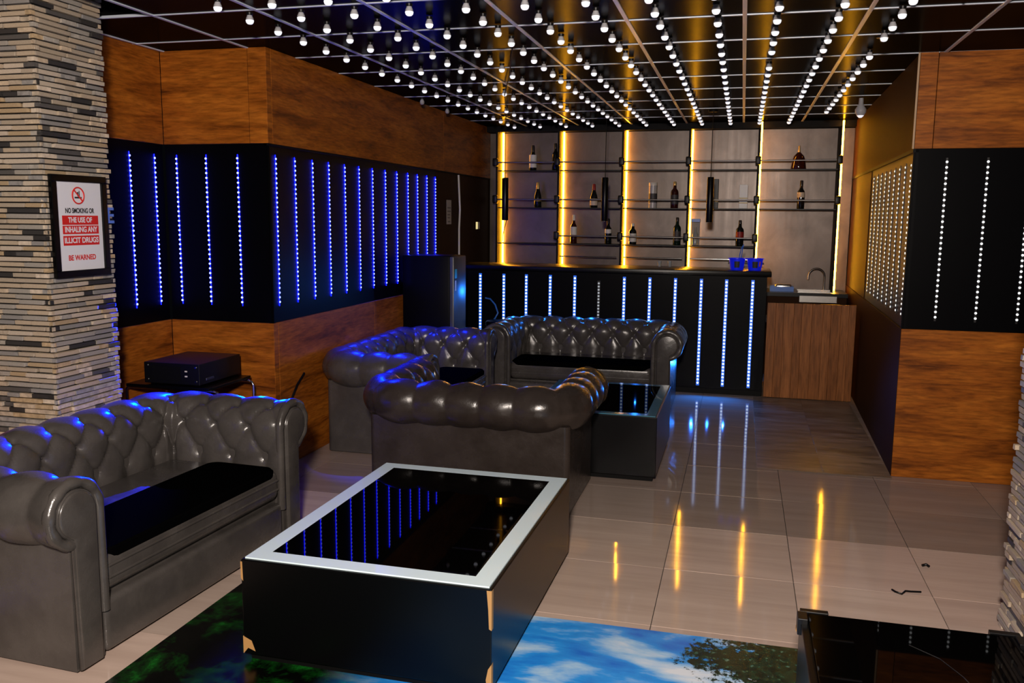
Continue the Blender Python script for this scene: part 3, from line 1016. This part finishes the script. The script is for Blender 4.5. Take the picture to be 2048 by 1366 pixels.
# smoke detector and tiny fittings on the ceiling
for i, (x, y) in enumerate(((0.93, 4.55), (0.72, 5.5))):
    t = thing('ceiling_sprinkler', ('small steel ceiling fitting nearest the camera' if i == 0 else 'small steel ceiling fitting among the bulbs by the right wall'), 'sprinkler', (x, y, CH))
    bm = new_bm()
    lathe(bm, [(0.034, -0.010), (0.030, -0.004), (0.030, 0.0)], 16)
    obj('flange', bm, M['dull_steel'], t, smooth=40)
    bm = new_bm()
    lathe(bm, [(0.014, -0.030), (0.006, -0.026), (0.006, -0.0105)], 10)
    obj('deflector', bm, M['dull_steel'], t, smooth=40)
bm = new_bm()
tube(bm, [(-1.40, 5.33, CH - 0.018), (-1.62, 6.1, CH - 0.05), (-1.9, 7.0, CH - 0.06), (-2.15, 8.0, CH - 0.045), (-2.33, 8.69, CH - 0.02)], 0.004, 6)
tag(obj('ceiling_cable', bm, M['black_matte'], smooth=60), 'loose black cable sagging under the ceiling to a pendant', 'cable')

# ------------------------------------------------------------------ sofas
def sofa(label, W, D, loc, rotz, H=0.74, LE=None):
    LE = LE or M['leather']
    root = thing('chesterfield_sofa', label, 'sofa', loc, rotz, 'grey leather chesterfields')
    T, R = 0.15, 0.128
    oc, zc = 0.118, H - 0.005 - R
    xi, yi, yf = W / 2 - T, D / 2 - T, -D / 2
    rc = 0.05
    # path of the inner face (start: front of the local +x arm, ends at front of the local -x arm)
    segs = []
    La = (yi - rc) - yf
    Lc_ = rc * PI / 2
    Lb_ = 2 * (xi - rc)
    def path(s):
        if s <= La:
            return (xi, yf + s), (1, 0)
        s -= La
        if s <= Lc_:
            a = s / rc
            return (xi - rc + rc * math.cos(a), yi - rc + rc * math.sin(a)), (math.cos(a), math.sin(a))
        s -= Lc_
        if s <= Lb_:
            return (xi - rc - s, yi), (0, 1)
        s -= Lb_
        if s <= Lc_:
            a = PI / 2 + s / rc
            return (-xi + rc + rc * math.cos(a), yi - rc + rc * math.sin(a)), (math.cos(a), math.sin(a))
        s -= Lc_
        return (-xi, yi - rc - s), (-1, 0)
    Ltot = 2 * La + 2 * Lc_ + Lb_
    # use a mid-profile arc length so corners keep their buttons
    # profile: list of (o, z, no, nz, t)
    prof = []
    z0 = 0.28
    lv = zc - z0
    npv = 26
    for k in range(npv):
        z = z0 + lv * k / npv
        prof.append((oc - R + 0.0, z, -1.0, 0.0, lv * k / npv))
    a0, a1 = PI, -1.75
    npa = 52
    for k in range(npa + 1):
        a = a0 + (a1 - a0) * k / npa
        prof.append((oc + R * math.cos(a), zc + R * math.sin(a), math.cos(a), math.sin(a), lv + R * (a0 - a)))
    tmax = prof[-1][4]
    ns = int(Ltot / 0.0115)
    # stretched parameter: add length for corners so that pleats fan out there
    sv = np.linspace(0, Ltot, ns + 1)
    extra = 0.13
    def par(s):
        p = s
        for c0 in (La, La + Lc_ + Lb_):
            p += extra * min(max((s - c0) / Lc_, 0), 1)
        return p
    pv = np.array([par(s) for s in sv])
    # denser samples in the corners
    sv2 = []
    for s in sv:
        sv2.append(s)
    for c0 in (La, La + Lc_ + Lb_):
        sv2 += list(np.linspace(c0, c0 + Lc_, 20))
    sv = np.array(sorted(set(round(float(s), 6) for s in sv2)))
    pv = np.array([par(s) for s in sv])
    Pt = Ltot + 2 * extra
    nb = max(4, round(Pt / 0.212))
    if nb % 2:
        nb += 1
    ds = Pt / nb
    trow, dt = lv - 0.15, 0.145
    V = np.zeros((len(sv), len(prof), 3))
    disp_all = np.zeros((len(sv), len(prof)))
    A = 0.030
    for i, s in enumerate(sv):
        (px, py), (nx, ny) = path(float(s))
        for j, (o, z, no, nz, t) in enumerate(prof):
            a = 2 * pv[i] / ds + 1.0
            b = min(max((t - trow) / dt, 0.0), 2.0)
            u, v = (a + b) / 2, (a - b) / 2
            pil = (abs(math.sin(PI * u)) * abs(math.sin(PI * v))) ** 0.42
            # button pits
            br = round((t - trow) / dt)
            pit = 0.0
            if -0.5 < (t - trow) / dt < 2.5:
                for bb in (br - 1, br, br + 1):
                    if 0 <= bb <= 2:
                        ka = a - bb
                        ka = ka - 2 * round(ka / 2)
                        dd = math.hypot(ka * ds / 2, t - (trow + bb * dt))
                        pit = max(pit, math.exp(-(dd / 0.021) ** 2))
            fade = min(1.0, t / 0.07) * min(1.0, max(0.0, (tmax - t) / 0.09))
            outer = 1.0 - 0.45 * min(1.0, max(0.0, (t - trow - 2 * dt) / 0.08))
            d = A * (pil - 0.75) * fade * outer - 0.020 * pit
            d += 0.0022 * math.sin(31 * pv[i] + 17 * t) * math.sin(23 * t + 9 * pv[i]) * fade
            V[i, j] = (px + nx * (o + no * d), py + ny * (o + no * d), z + nz * d)
            disp_all[i, j] = d
    def part(name, i0, i1):
        bm = new_bm()
        idx = {}
        for i in range(i0, i1 + 1):
            for j in range(len(prof)):
                idx[i, j] = bm.verts.new(V[i, j])
        for i in range(i0, i1):
            for j in range(len(prof) - 1):
                bm.faces.new((idx[i, j], idx[i + 1, j], idx[i + 1, j + 1], idx[i, j + 1]))
        return obj(name, bm, LE, root, smooth=180)
    ia = int(np.searchsorted(sv, La + Lc_ / 2))
    ib = int(np.searchsorted(sv, La + Lc_ * 1.5 + Lb_))
    arm_r = part('arm', 0, ia)
    back = part('backrest', ia, ib)
    arm_l = part('arm', ib, len(sv) - 1)
    # buttons
    bm = new_bm()
    for bb in range(3):
        t = trow + bb * dt
        j = int(np.argmin([abs(p[4] - t) for p in prof]))
        for k in range(0, nb + 2):
            a = 2 * k + (bb % 2)
            p = (a - 1.0) * ds / 2
            if p < 0.03 or p > Pt - 0.03:
                continue
            i = int(np.argmin(abs(pv - p)))
            c = Vector(V[i, j])
            (px, py), (nx, ny) = path(float(sv[i]))
            nrm = Vector((nx * prof[j][2], ny * prof[j][2], prof[j][3]))
            r = bmesh.ops.create_icosphere(bm, subdivisions=1, radius=0.0085)
            q = nrm.to_track_quat('Z', 'Y').to_matrix().to_4x4()
            for v in r['verts']:
                v.co = c + (q @ Vector((v.co.x, v.co.y, v.co.z * 0.6))) + nrm * 0.002
    o = obj('buttons', bm, LE, root, smooth=60)
    o['kind'] = 'stuff'
    # carcass: outer arms and back
    zt = zc - 0.085
    bm = new_bm()
    ro = 0.035
    def wall_ring(pts, z0_, z1_):
        a = [bm.verts.new((x, y, z0_)) for x, y in pts]
        b = [bm.verts.new((x, y, z1_)) for x, y in pts]
        n = len(pts)
        for i in range(n):
            bm.faces.new((a[i], a[(i + 1) % n], b[(i + 1) % n], b[i]))
        bm.faces.new(a[::-1])
        bm.faces.new(b)
    # three upright slabs and the deck, each closed
    U = [(-W / 2, yf + 0.004), (-xi - 0.012, yf + 0.004), (-xi - 0.012, yi + 0.012), (xi + 0.012, yi + 0.012), (xi + 0.012, yf + 0.004), (W / 2, yf + 0.004)]
    U += [(W / 2 - ro + ro * math.cos(a), D / 2 - ro + ro * math.sin(a)) for a in np.linspace(0, PI / 2, 7)]
    U += [(-W / 2 + ro + ro * math.cos(a), D / 2 - ro + ro * math.sin(a)) for a in np.linspace(PI / 2, PI, 7)]
    wall_ring(U, 0.012, zt)
    box(bm, -xi - 0.02, xi + 0.02, yf + 0.05, yi + 0.02, 0.04, 0.24)
    obj('frame', bm, LE, root, smooth=40)
    obj('front_rail', bx(-xi - 0.005, xi + 0.005, yf - 0.002, yf + 0.08, 0.014, 0.225, bev=0.025, seg=4), LE, root, smooth=50)
    # seat
    obj('seat_cushion', bx(-xi + 0.004, xi - 0.004, yf + 0.004, yi - 0.004, 0.245, 0.405, bev=0.045, seg=5), LE, root, smooth=60)
    bm = new_bm()
    e = 0.01
    for zz in (0.305, 0.352):
        tube(bm, [(-xi + 0.03, yf + 0.003, zz), (xi - 0.03, yf + 0.003, zz)], 0.006, 6)
    obj('cushion_piping', bm, LE, root, smooth=60)
    px0, px1, py0, py1, pr = -xi + 0.018, xi - 0.018, yf + 0.006, yf + 0.40, 0.065
    P_ = []
    for cx_, cy_, a_ in ((px1 - pr, py0 + pr, -PI / 2), (px1 - pr, py1 - pr, 0), (px0 + pr, py1 - pr, PI / 2), (px0 + pr, py0 + pr, PI)):
        P_ += [(cx_ + pr * math.cos(a_ + t_), cy_ + pr * math.sin(a_ + t_)) for t_ in np.linspace(0, PI / 2, 7)]
    bm = new_bm()
    wall_ring(P_, 0.372, 0.414)
    bmesh.ops.recalc_face_normals(bm, faces=bm.faces[:])
    top_ = max(bm.faces, key=lambda f_: f_.calc_center_median().z)
    bmesh.ops.bevel(bm, geom=list(top_.edges), offset=0.010, segments=3, affect='EDGES')
    obj('seat_pad', bm, M['pad'], root, smooth=60)
    # arm fronts
    def key_outline(sgn):
        cxo, czo, rr = oc + 0.002, zc, R - 0.042
        pts = [(T - 0.012, 0.018), (0.040, 0.018)]
        pts += [(0.040, czo - 0.02)]
        pts2 = []
        for a in np.linspace(PI + 0.05, -0.95, 22):
            pts2.append((cxo + rr * math.cos(a), czo + rr * math.sin(a)))
        end = pts2[-1]
        pts = [(T - 0.012, 0.018), (0.040, 0.018)] + pts2 + [(T - 0.008, czo - rr * 1.05)]
        return [(sgn * (xi + o), z) for o, z in pts]
    for sgn in (1, -1):
        ko = key_outline(sgn)
        bm = new_bm()
        prism(bm, ko, yf - 0.020, yf + 0.03, bev=0.008)
        af = obj('arm_front', bm, LE, root, smooth=40)
        bm = new_bm()
        tube(bm, [(x, yf - 0.006, z) for x, z in ko], 0.008, 6, closed=True)
        obj('piping', bm, LE, af, smooth=60)
        # closing cap behind the front panel
        bm = new_bm()
        ring = [(sgn * (xi + p[0]), p[1]) for p in prof[::2]]
        ring.append((sgn * (xi + T - 0.01), zt - 0.02))
        ring.append((sgn * (xi + 0.0), z0))
        c = bm.verts.new((sgn * (xi + oc), yf - 0.004, zc))
        vs = [bm.verts.new((x, yf + 0.006, z)) for x, z in ring]
        for k in range(len(vs)):
            bm.faces.new((vs[k], vs[(k + 1) % len(vs)], c))
        obj('arm_cap', bm, LE, root, smooth=40)
        # padded border down the inside and round the scroll
        bm = new_bm()
        pts = [(sgn * (xi + oc - R + 0.012), yf + 0.004, z) for z in np.linspace(0.19, zc, 12)]
        rads = [0.021] * 12
        for a in np.linspace(PI - 0.15, -1.9, 30):
            wob = 1 + 0.10 * math.sin(a * 9)
            pts.append((sgn * (xi + oc + (R - 0.014) * math.cos(a)), yf + 0.004, zc + (R - 0.014) * math.sin(a)))
            rads.append(0.022 * wob)
        tube(bm, pts, rads, 10)
        obj('scroll_border', bm, LE, root, smooth=70)
    for x in (-1, 1):
        for y in (-1, 1):
            obj('foot', bx(x * (W / 2 - 0.09) - 0.03, x * (W / 2 - 0.09) + 0.03, y * (D / 2 - 0.08) - 0.03, y * (D / 2 - 0.08) + 0.03, 0.0, 0.0115), M['feet'], root)
    return root

sofa('big grey leather chesterfield below the stone pillar, beside the white-edged table', 1.52, 0.82, (-2.655, 3.29, 0), PI / 2 - math.radians(3.0))
sofa('grey leather chesterfield with its back to the long left wall', 1.56, 0.78, (-2.42, 6.36, 0), PI / 2)
sofa('small dark leather chesterfield turned away, back towards the white-edged table', 1.20, 0.76, (-1.48, 5.05, 0), PI, LE=M['leather_dark'])
sofa('grey leather chesterfield in front of the bar, facing the camera', 1.575, 0.80, (-1.33, 7.855, 0), 0.0)

# ------------------------------------------------------------------ coffee tables
def table(label, x0, x1, y0, y1, h, border, rot=0.0, bw=0.072, posts=False):
    cx, cy = (x0 + x1) / 2, (y0 + y1) / 2
    w, d = (x1 - x0) / 2, (y1 - y0) / 2
    t = thing('coffee_table', label, 'table', (cx, cy, 0), rot)
    obj('body', bx(-w, w, -d, d, 0.03, h - 0.006, bev=0.004), M['black'], t)
    obj('plinth', bx(-w + 0.02, w - 0.02, -d + 0.02, d - 0.02, 0.0, 0.0295), M['black_matte'], t)
    i = 0.012
    if border:
        for a in ((-w + i, w - i, -d + i, -d + i + bw), (-w + i, w - i, d - i - bw, d - i), (-w + i, -w + i + bw, -d + i + bw, d - i - bw), (w - i - bw, w - i, -d + i + bw, d - i - bw)):
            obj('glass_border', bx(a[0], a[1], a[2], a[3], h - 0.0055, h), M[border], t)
        obj('glass_top', bx(-w + i + bw + 0.0005, w - i - bw - 0.0005, -d + i + bw + 0.0005, d - i - bw - 0.0005, h - 0.0055, h - 0.0002), M['glass_black'], t)
    return t

t1 = table('black box table with white-edged glass top beside the floor mural', -1.755, -0.775, 2.765, 4.115, 0.41, 'border', math.radians(-0.6))
def chip(parent, pts, y0, y1):
    bm = new_bm()
    prism(bm, pts, y0, y1)
    obj('chipped_corner', bm, M['chip'], parent)
chip(t1, [(0.4905, 0.40), (0.472, 0.40), (0.478, 0.33), (0.481, 0.26), (0.4905, 0.255)], -0.676, -0.655)
chip(t1, [(0.4905, 0.03), (0.475, 0.03), (0.470, 0.07), (0.478, 0.11), (0.4905, 0.13)], -0.676, -0.655)
chip(t1, [(-0.4905, 0.10), (-0.455, 0.085), (-0.440, 0.045), (-0.47, 0.055), (-0.4905, 0.03)], -0.676, -0.655)
chip(t1, [(-0.4910, 0.395), (-0.484, 0.395), (-0.482, 0.32), (-0.4910, 0.33)], -0.676, -0.60)
table('black box table with blue light tinted into its glass border in front of the bar sofa', -1.335, -0.470, 5.49, 6.60, 0.43, 'border_blue_lit', 0, 0.06)

t3 = thing('coffee_table', 'black table with a pale curved line on its black glass top beside the right stone pillar', 'table', (0.545, 2.34, 0), 0)
w, d, h = 0.315, 0.44, 0.45
obj('body', bx(-w, w, -d, d, 0.03, h - 0.012, bev=0.003), M['black'], t3)
obj('plinth', bx(-w + 0.02, w - 0.02, -d + 0.02, d - 0.02, 0.0, 0.0295), M['black_matte'], t3)
obj('glass_top', bx(-w + 0.022, w - 0.022, -d + 0.022, d - 0.012, h - 0.0115, h, bev=0.0025), M['glass_black'], t3)
for sx_, sy_ in ((-1, 1), (1, 1), (-1, -1), (1, -1)):
    bm = new_bm()
    xa, xb = sorted((sx_ * w, sx_ * (w - 0.085)))
    ya, yb = sorted((sy_ * (d + 0.012), sy_ * (d - 0.011)))
    box(bm, xa, xb, ya, yb, h - 0.05, h + 0.004, bev=0.002)
    xa, xb = sorted((sx_ * (w + 0.010), sx_ * (w - 0.020)))
    ya, yb = sorted((sy_ * (d - 0.0115), sy_ * (d - 0.07)))
    box(bm, xa, xb, ya, yb, h - 0.05, h + 0.004, bev=0.002)
    obj('corner_block', bm, M['black_plastic'], t3)
obj('chipped_corner', bx(-w - 0.0105, -w + 0.006, d - 0.02, d + 0.001, h - 0.062, h - 0.0505), M['chip'], t3)
bm = new_bm()
tube(bm, [(-0.02, 0.285, h + 0.0006), (0.05, 0.22, h + 0.0006), (0.09, 0.13, h + 0.0006), (0.115, 0.03, h + 0.0006), (0.13, -0.10, h + 0.0006)], 0.0013, 5)
obj('pale_line', bm, M['dull_steel'], t3)  # thin pale curve lying on the glass

# floor mural and small scraps on the floor
mur = obj('floor_mural', bx(-2.155, 0.885, 1.3, 3.43, 0.0012, 0.0030), M['mural'])
tag(mur, 'glossy printed floor mural of forest, sky and clouds under the table', 'floor mural')
bm = new_bm()
tube(bm, [(0.735, 4.125, 0.006), (0.745, 4.10, 0.008), (0.77, 4.085, 0.006), (0.79, 4.115, 0.010), (0.815, 4.125, 0.006), (0.86, 4.135, 0.005)], 0.0045, 6)
tag(obj('twisted_scrap', bm, M['black_plastic'], smooth=60), 'bent black plastic scrap lying on the beige tiles', 'scrap')
bm = new_bm()
tube(bm, [(0.925, 4.47, 0.006), (0.945, 4.48, 0.009), (0.955, 4.465, 0.006)], 0.007, 6)
tag(obj('floor_crumb', bm, M['black_plastic'], smooth=60), 'tiny dark crumb on the tiles near the right pillar', 'scrap')

# ------------------------------------------------------------------ fridge, stool, amplifier, wall fittings
fr = thing('fridge', 'tall dark fridge standing between the bar and left wall', 'fridge', (-2.67, 7.46, 0))
obj('cabinet', bx(-0.235, 0.205, -0.175, 0.175, 0.02, 1.335, bev=0.008), M['fridge_side'], fr, smooth=30)
obj('door', bx(0.2055, 0.245, -0.175, 0.175, 0.03, 1.33, bev=0.008), M['fridge_door'], fr, smooth=30)
obj('energy_label', bx(0.2452, 0.2462, -0.15, -0.09, 1.14, 1.22), M['green'], fr)
obj('white_sticker', bx(0.2452, 0.2462, -0.14, -0.11, 1.03, 1.12), M['paper'], fr)
bm = new_bm()
box(bm, -0.20, -0.15, -0.15, -0.10, 0, 0.0195)
box(bm, 0.13, 0.18, -0.15, -0.10, 0, 0.0195)
box(bm, -0.20, -0.15, 0.10, 0.15, 0, 0.0195)
box(bm, 0.13, 0.18, 0.10, 0.15, 0, 0.0195)
obj('feet', bm, M['black_matte'], fr)

st = thing('bar_stool', 'round black bar stool half hidden behind the sofas', 'stool', (-2.30, 8.335, 0))
bm = new_bm()
lathe(bm, [(0.125, 0.600), (0.135, 0.61), (0.135, 0.645), (0.12, 0.66), (0.02, 0.664)], 24)
obj('seat', bm, M['black_plastic'], st, smooth=50)
bm = new_bm()
lathe(bm, [(0.022, 0.021), (0.022, 0.5995)], 12)
obj('pole', bm, M['chrome'], st, smooth=50)
bm = new_bm()
lathe(bm, [(0.14, 0.0), (0.14, 0.01), (0.03, 0.0205)], 24)
obj('base', bm, M['chrome'], st, smooth=50)
bm = new_bm()
tube(bm, [(-2.50, 8.53, 0.86), (-2.44, 8.50, 0.855), (-2.38, 8.47, 0.80), (-2.345, 8.45, 0.72), (-2.37, 8.44, 0.67), (-2.43, 8.46, 0.60)], 0.008, 7)
tag(obj('looped_cable', bm, M['blue_plastic'], smooth=60), 'blue looped cable hanging from the bar front behind a sofa', 'cable')

sd = thing('amplifier_stand', 'low chrome tube stand under the amplifier', 'stand', (-3.27, 4.68, 0))
obj('shelf_board', bx(-0.30, 0.27, -0.23, 0.23, 0.645, 0.663, bev=0.003), M['black'], sd)
for y in (-0.19, 0.19):
    bm = new_bm()
    tube(bm, [(-0.33, y, 0.0), (-0.33, y, 0.62), (-0.315, y, 0.636), (-0.30, y, 0.6365), (0.28, y, 0.6365), (0.30, y, 0.63), (0.31, y, 0.61), (0.31, y, 0.0)], 0.008, 8)
    obj('tube_leg', bm, M['chrome'], sd, smooth=60)
am = thing('amplifier', 'black rack amplifier on the chrome stand by the wall jog', 'amplifier', (-3.262, 4.69, 0.6635))
obj('case', bx(-0.19, 0.19, -0.22, 0.22, 0.008, 0.135, bev=0.004), M['black_plastic'], am)
for x in (-1, 1):
    for y in (-1, 1):
        obj('foot', bx(x * 0.15 - 0.015, x * 0.15 + 0.015, y * 0.18 - 0.015, y * 0.18 + 0.015, 0, 0.0078), M['black_matte'], am)
for x, z in ((-0.165, 0.115), (-0.165, 0.03), (0.165, 0.115), (0.165, 0.03)):
    bm = new_bm()
    lathe(bm, [(0.006, 0), (0.006, 0.004)], 8)
    obj('screw', bm, M['chrome'], am, loc=(x, -0.2205, z), rot=(PI / 2, 0, 0))
for x, z in ((0.10, 0.09), (0.10, 0.06)):
    obj('lit_button', bx(x - 0.008, x + 0.008, -0.223, -0.2203, z - 0.004, z + 0.004), M['white_plastic'], am)
obj('side_handle', bx(0.1903, 0.196, -0.16, -0.08, 0.03, 0.045, bev=0.002), M['dull_steel'], am)
obj('front_panel', bx(-0.13, 0.06, -0.2225, -0.2203, 0.03, 0.115), M['black_matte'], am)

# cable conduit, notice sheet and switches on the long left wall
xw = XC - 0.010
bm = new_bm()
tube(bm, [(xw + 0.012, 8.90, 1.20), (xw + 0.012, 8.90, 1.55), (xw + 0.018, 8.91, 1.75), (xw + 0.012, 8.895, 2.0), (xw + 0.012, 8.88, 2.11)], 0.011, 8)
tag(obj('white_conduit', bm, M['white_plastic'], smooth=60), 'white upright cable conduit on the brown wall above the fridge', 'conduit')
t = thing('notice_sheet', 'small grey paper notice on the brown wall past the strips', 'notice', (xw, 8.60, 1.60))
obj('sheet', bx(0, 0.0012, -0.075, 0.075, 0.0, 0.245), M['paper_grey'], t)
for k, (z, a, b) in enumerate(((0.16, -0.05, 0.06), (0.125, -0.05, 0.06), (0.09, -0.05, 0.035), (0.06, -0.045, 0.03), (0.02, -0.035, 0.04))):
    obj('print_line', bx(0.0013, 0.0016, a, b, z, z + 0.012), M['print_grey'], t)
t = thing('switch_plate', 'pair of small wall switches, one lit yellow, by the bar', 'switch', (xw, 9.60, 1.535))
obj('back_plate', bx(0, 0.006, -0.09, 0.09, -0.005, 0.095), M['dark_brown'], t)
obj('lit_rocker', bx(0.0062, 0.012, -0.075, -0.015, 0.005, 0.085, bev=0.002), M['switch_lit'], t)
obj('grey_rocker', bx(0.0062, 0.012, 0.02, 0.06, 0.005, 0.085, bev=0.002), M['paper_grey'], t)
bm = new_bm()
tube(bm, [(XC + 0.02, 5.40, 0.60), (XC + 0.02, 5.30, 0.54), (XC + 0.02, 5.22, 0.46), (XC + 0.02, 5.15, 0.30), (XC + 0.03, 5.10, 0.01)], 0.007, 7)
tag(obj('wall_cable', bm, M['black_plastic'], smooth=60), 'black cable running down the wood wall behind the sofa arm', 'cable')
bm = new_bm()
tube(bm, [(-2.715, 9.93, 2.0), (-2.66, 9.92, 1.85), (-2.655, 9.92, 1.65), (-2.70, 9.93, 1.48), (-2.71, 9.94, 1.40)], 0.005, 6)
tag(obj('hanging_wire', bm, M['black_plastic'], smooth=60), 'thin black wire hanging beside the leftmost amber bar', 'cable')

# ------------------------------------------------------------------ framed notice and blue letter on the pillar
t = thing('framed_notice', 'black framed no-smoking notice hung on the stone pillar', 'notice', (-3.2445, 3.762, 1.362))
FW, FH = 0.19, 0.505
fb = 0.034
for a in ((-FW, FW, 0, fb), (-FW, FW, FH - fb, FH)):
    obj('frame_rail', bx(0, 0.022, a[0], a[1], a[2], a[3], bev=0.003), M['black'], t)
for a in ((-FW, -FW + fb), (FW - fb, FW)):
    obj('frame_stile', bx(0, 0.022, a[0], a[1], fb + 0.0003, FH - fb - 0.0003, bev=0.003), M['black'], t)
sheet = obj('sheet', bx(0.004, 0.010, -FW + fb, FW - fb, fb, FH - fb), M['paper'], t)
def text_mesh(name, c):
    tmp = bpy.data.objects.new('tmp_text', c)
    COL.objects.link(tmp)
    bpy.context.view_layer.update()
    me = bpy.data.meshes.new_from_object(tmp.evaluated_get(bpy.context.evaluated_depsgraph_get()))
    bpy.data.objects.remove(tmp)
    me.name = name
    o = bpy.data.objects.new(name, me)
    COL.objects.link(o)
    return o
def text(body, y, z, size, m, parent, bold=0.0, width=None):
    c = bpy.data.curves.new('lettering', 'FONT')
    c.body = body
    c.size = size
    c.align_x = 'CENTER'
    c.align_y = 'CENTER'
    c.offset = bold
    c.extrude = 0.0002
    c.materials.append(M[m])
    o = text_mesh('lettering', c)
    o.parent = parent
    o.location = (0.0112, y, z)
    o.rotation_euler = (PI / 2, 0, PI / 2)
    if width:
        xs = [v.co.x for v in o.data.vertices]
        o.scale = (width / (max(xs) - min(xs)), 1, 1)
    return o
for k, (z0, z1) in enumerate(((0.260, 0.306), (0.214, 0.256), (0.158, 0.206))):
    obj('red_band', bx(0.0101, 0.0106, -0.122 if k else -0.122, 0.128, z0, z1), M['print_red'], t)
text('NO SMOKING OR', 0.0, 0.329, 0.034, 'print_black', t, 0.0011, 0.20)
text('THE USE OF', 0.0, 0.283, 0.036, 'paper', t, 0.0011, 0.165)
text('INHALING ANY', 0.003, 0.235, 0.038, 'paper', t, 0.0011, 0.225)
text('ILLICIT DRUGS', 0.003, 0.182, 0.038, 'paper', t, 0.0011, 0.235)
text('BE WARNED', 0.0, 0.095, 0.036, 'print_red', t, 0.0011, 0.19)
bm = new_bm()
cz, cy_ = 0.405, -0.005
pts = [(0.0108, cy_ + 0.040 * math.cos(a), cz + 0.040 * math.sin(a)) for a in np.linspace(0, 2 * PI, 30, endpoint=False)]
tube(bm, pts, 0.0038, 6, closed=True)
tube(bm, [(0.0112, cy_ - 0.028, cz + 0.028), (0.0112, cy_ + 0.028, cz - 0.028)], 0.0036, 6)
obj('prohibition_ring', bm, M['print_red'], t)
bm = new_bm()
box(bm, 0.0101, 0.0108, cy_ - 0.024, cy_ + 0.016, cz - 0.014, cz - 0.006)
box(bm, 0.0101, 0.0108, cy_ + 0.018, cy_ + 0.024, cz - 0.014, cz - 0.006)
box(bm, 0.0101, 0.0108, cy_ + 0.006, cy_ + 0.011, cz - 0.004, cz + 0.024)
box(bm, 0.0101, 0.0108, cy_ - 0.005, cy_ + 0.003, cz - 0.004, cz + 0.018)
obj('cigarette_mark', bm, M['print_black'], t)
c = bpy.data.curves.new('letter_sign', 'FONT')
c.body = 'E'
c.size = 0.115
c.extrude = 0.004
c.offset = 0.002
c.align_y = 'CENTER'
c.materials.append(M['letter_blue'])
o = text_mesh('letter_sign', c)
o.location = (-3.240, 3.958, 1.665)
o.rotation_euler = (PI / 2, 0, PI / 2)
tag(o, 'blue letter E on the stone pillar beside the framed notice', 'letter')
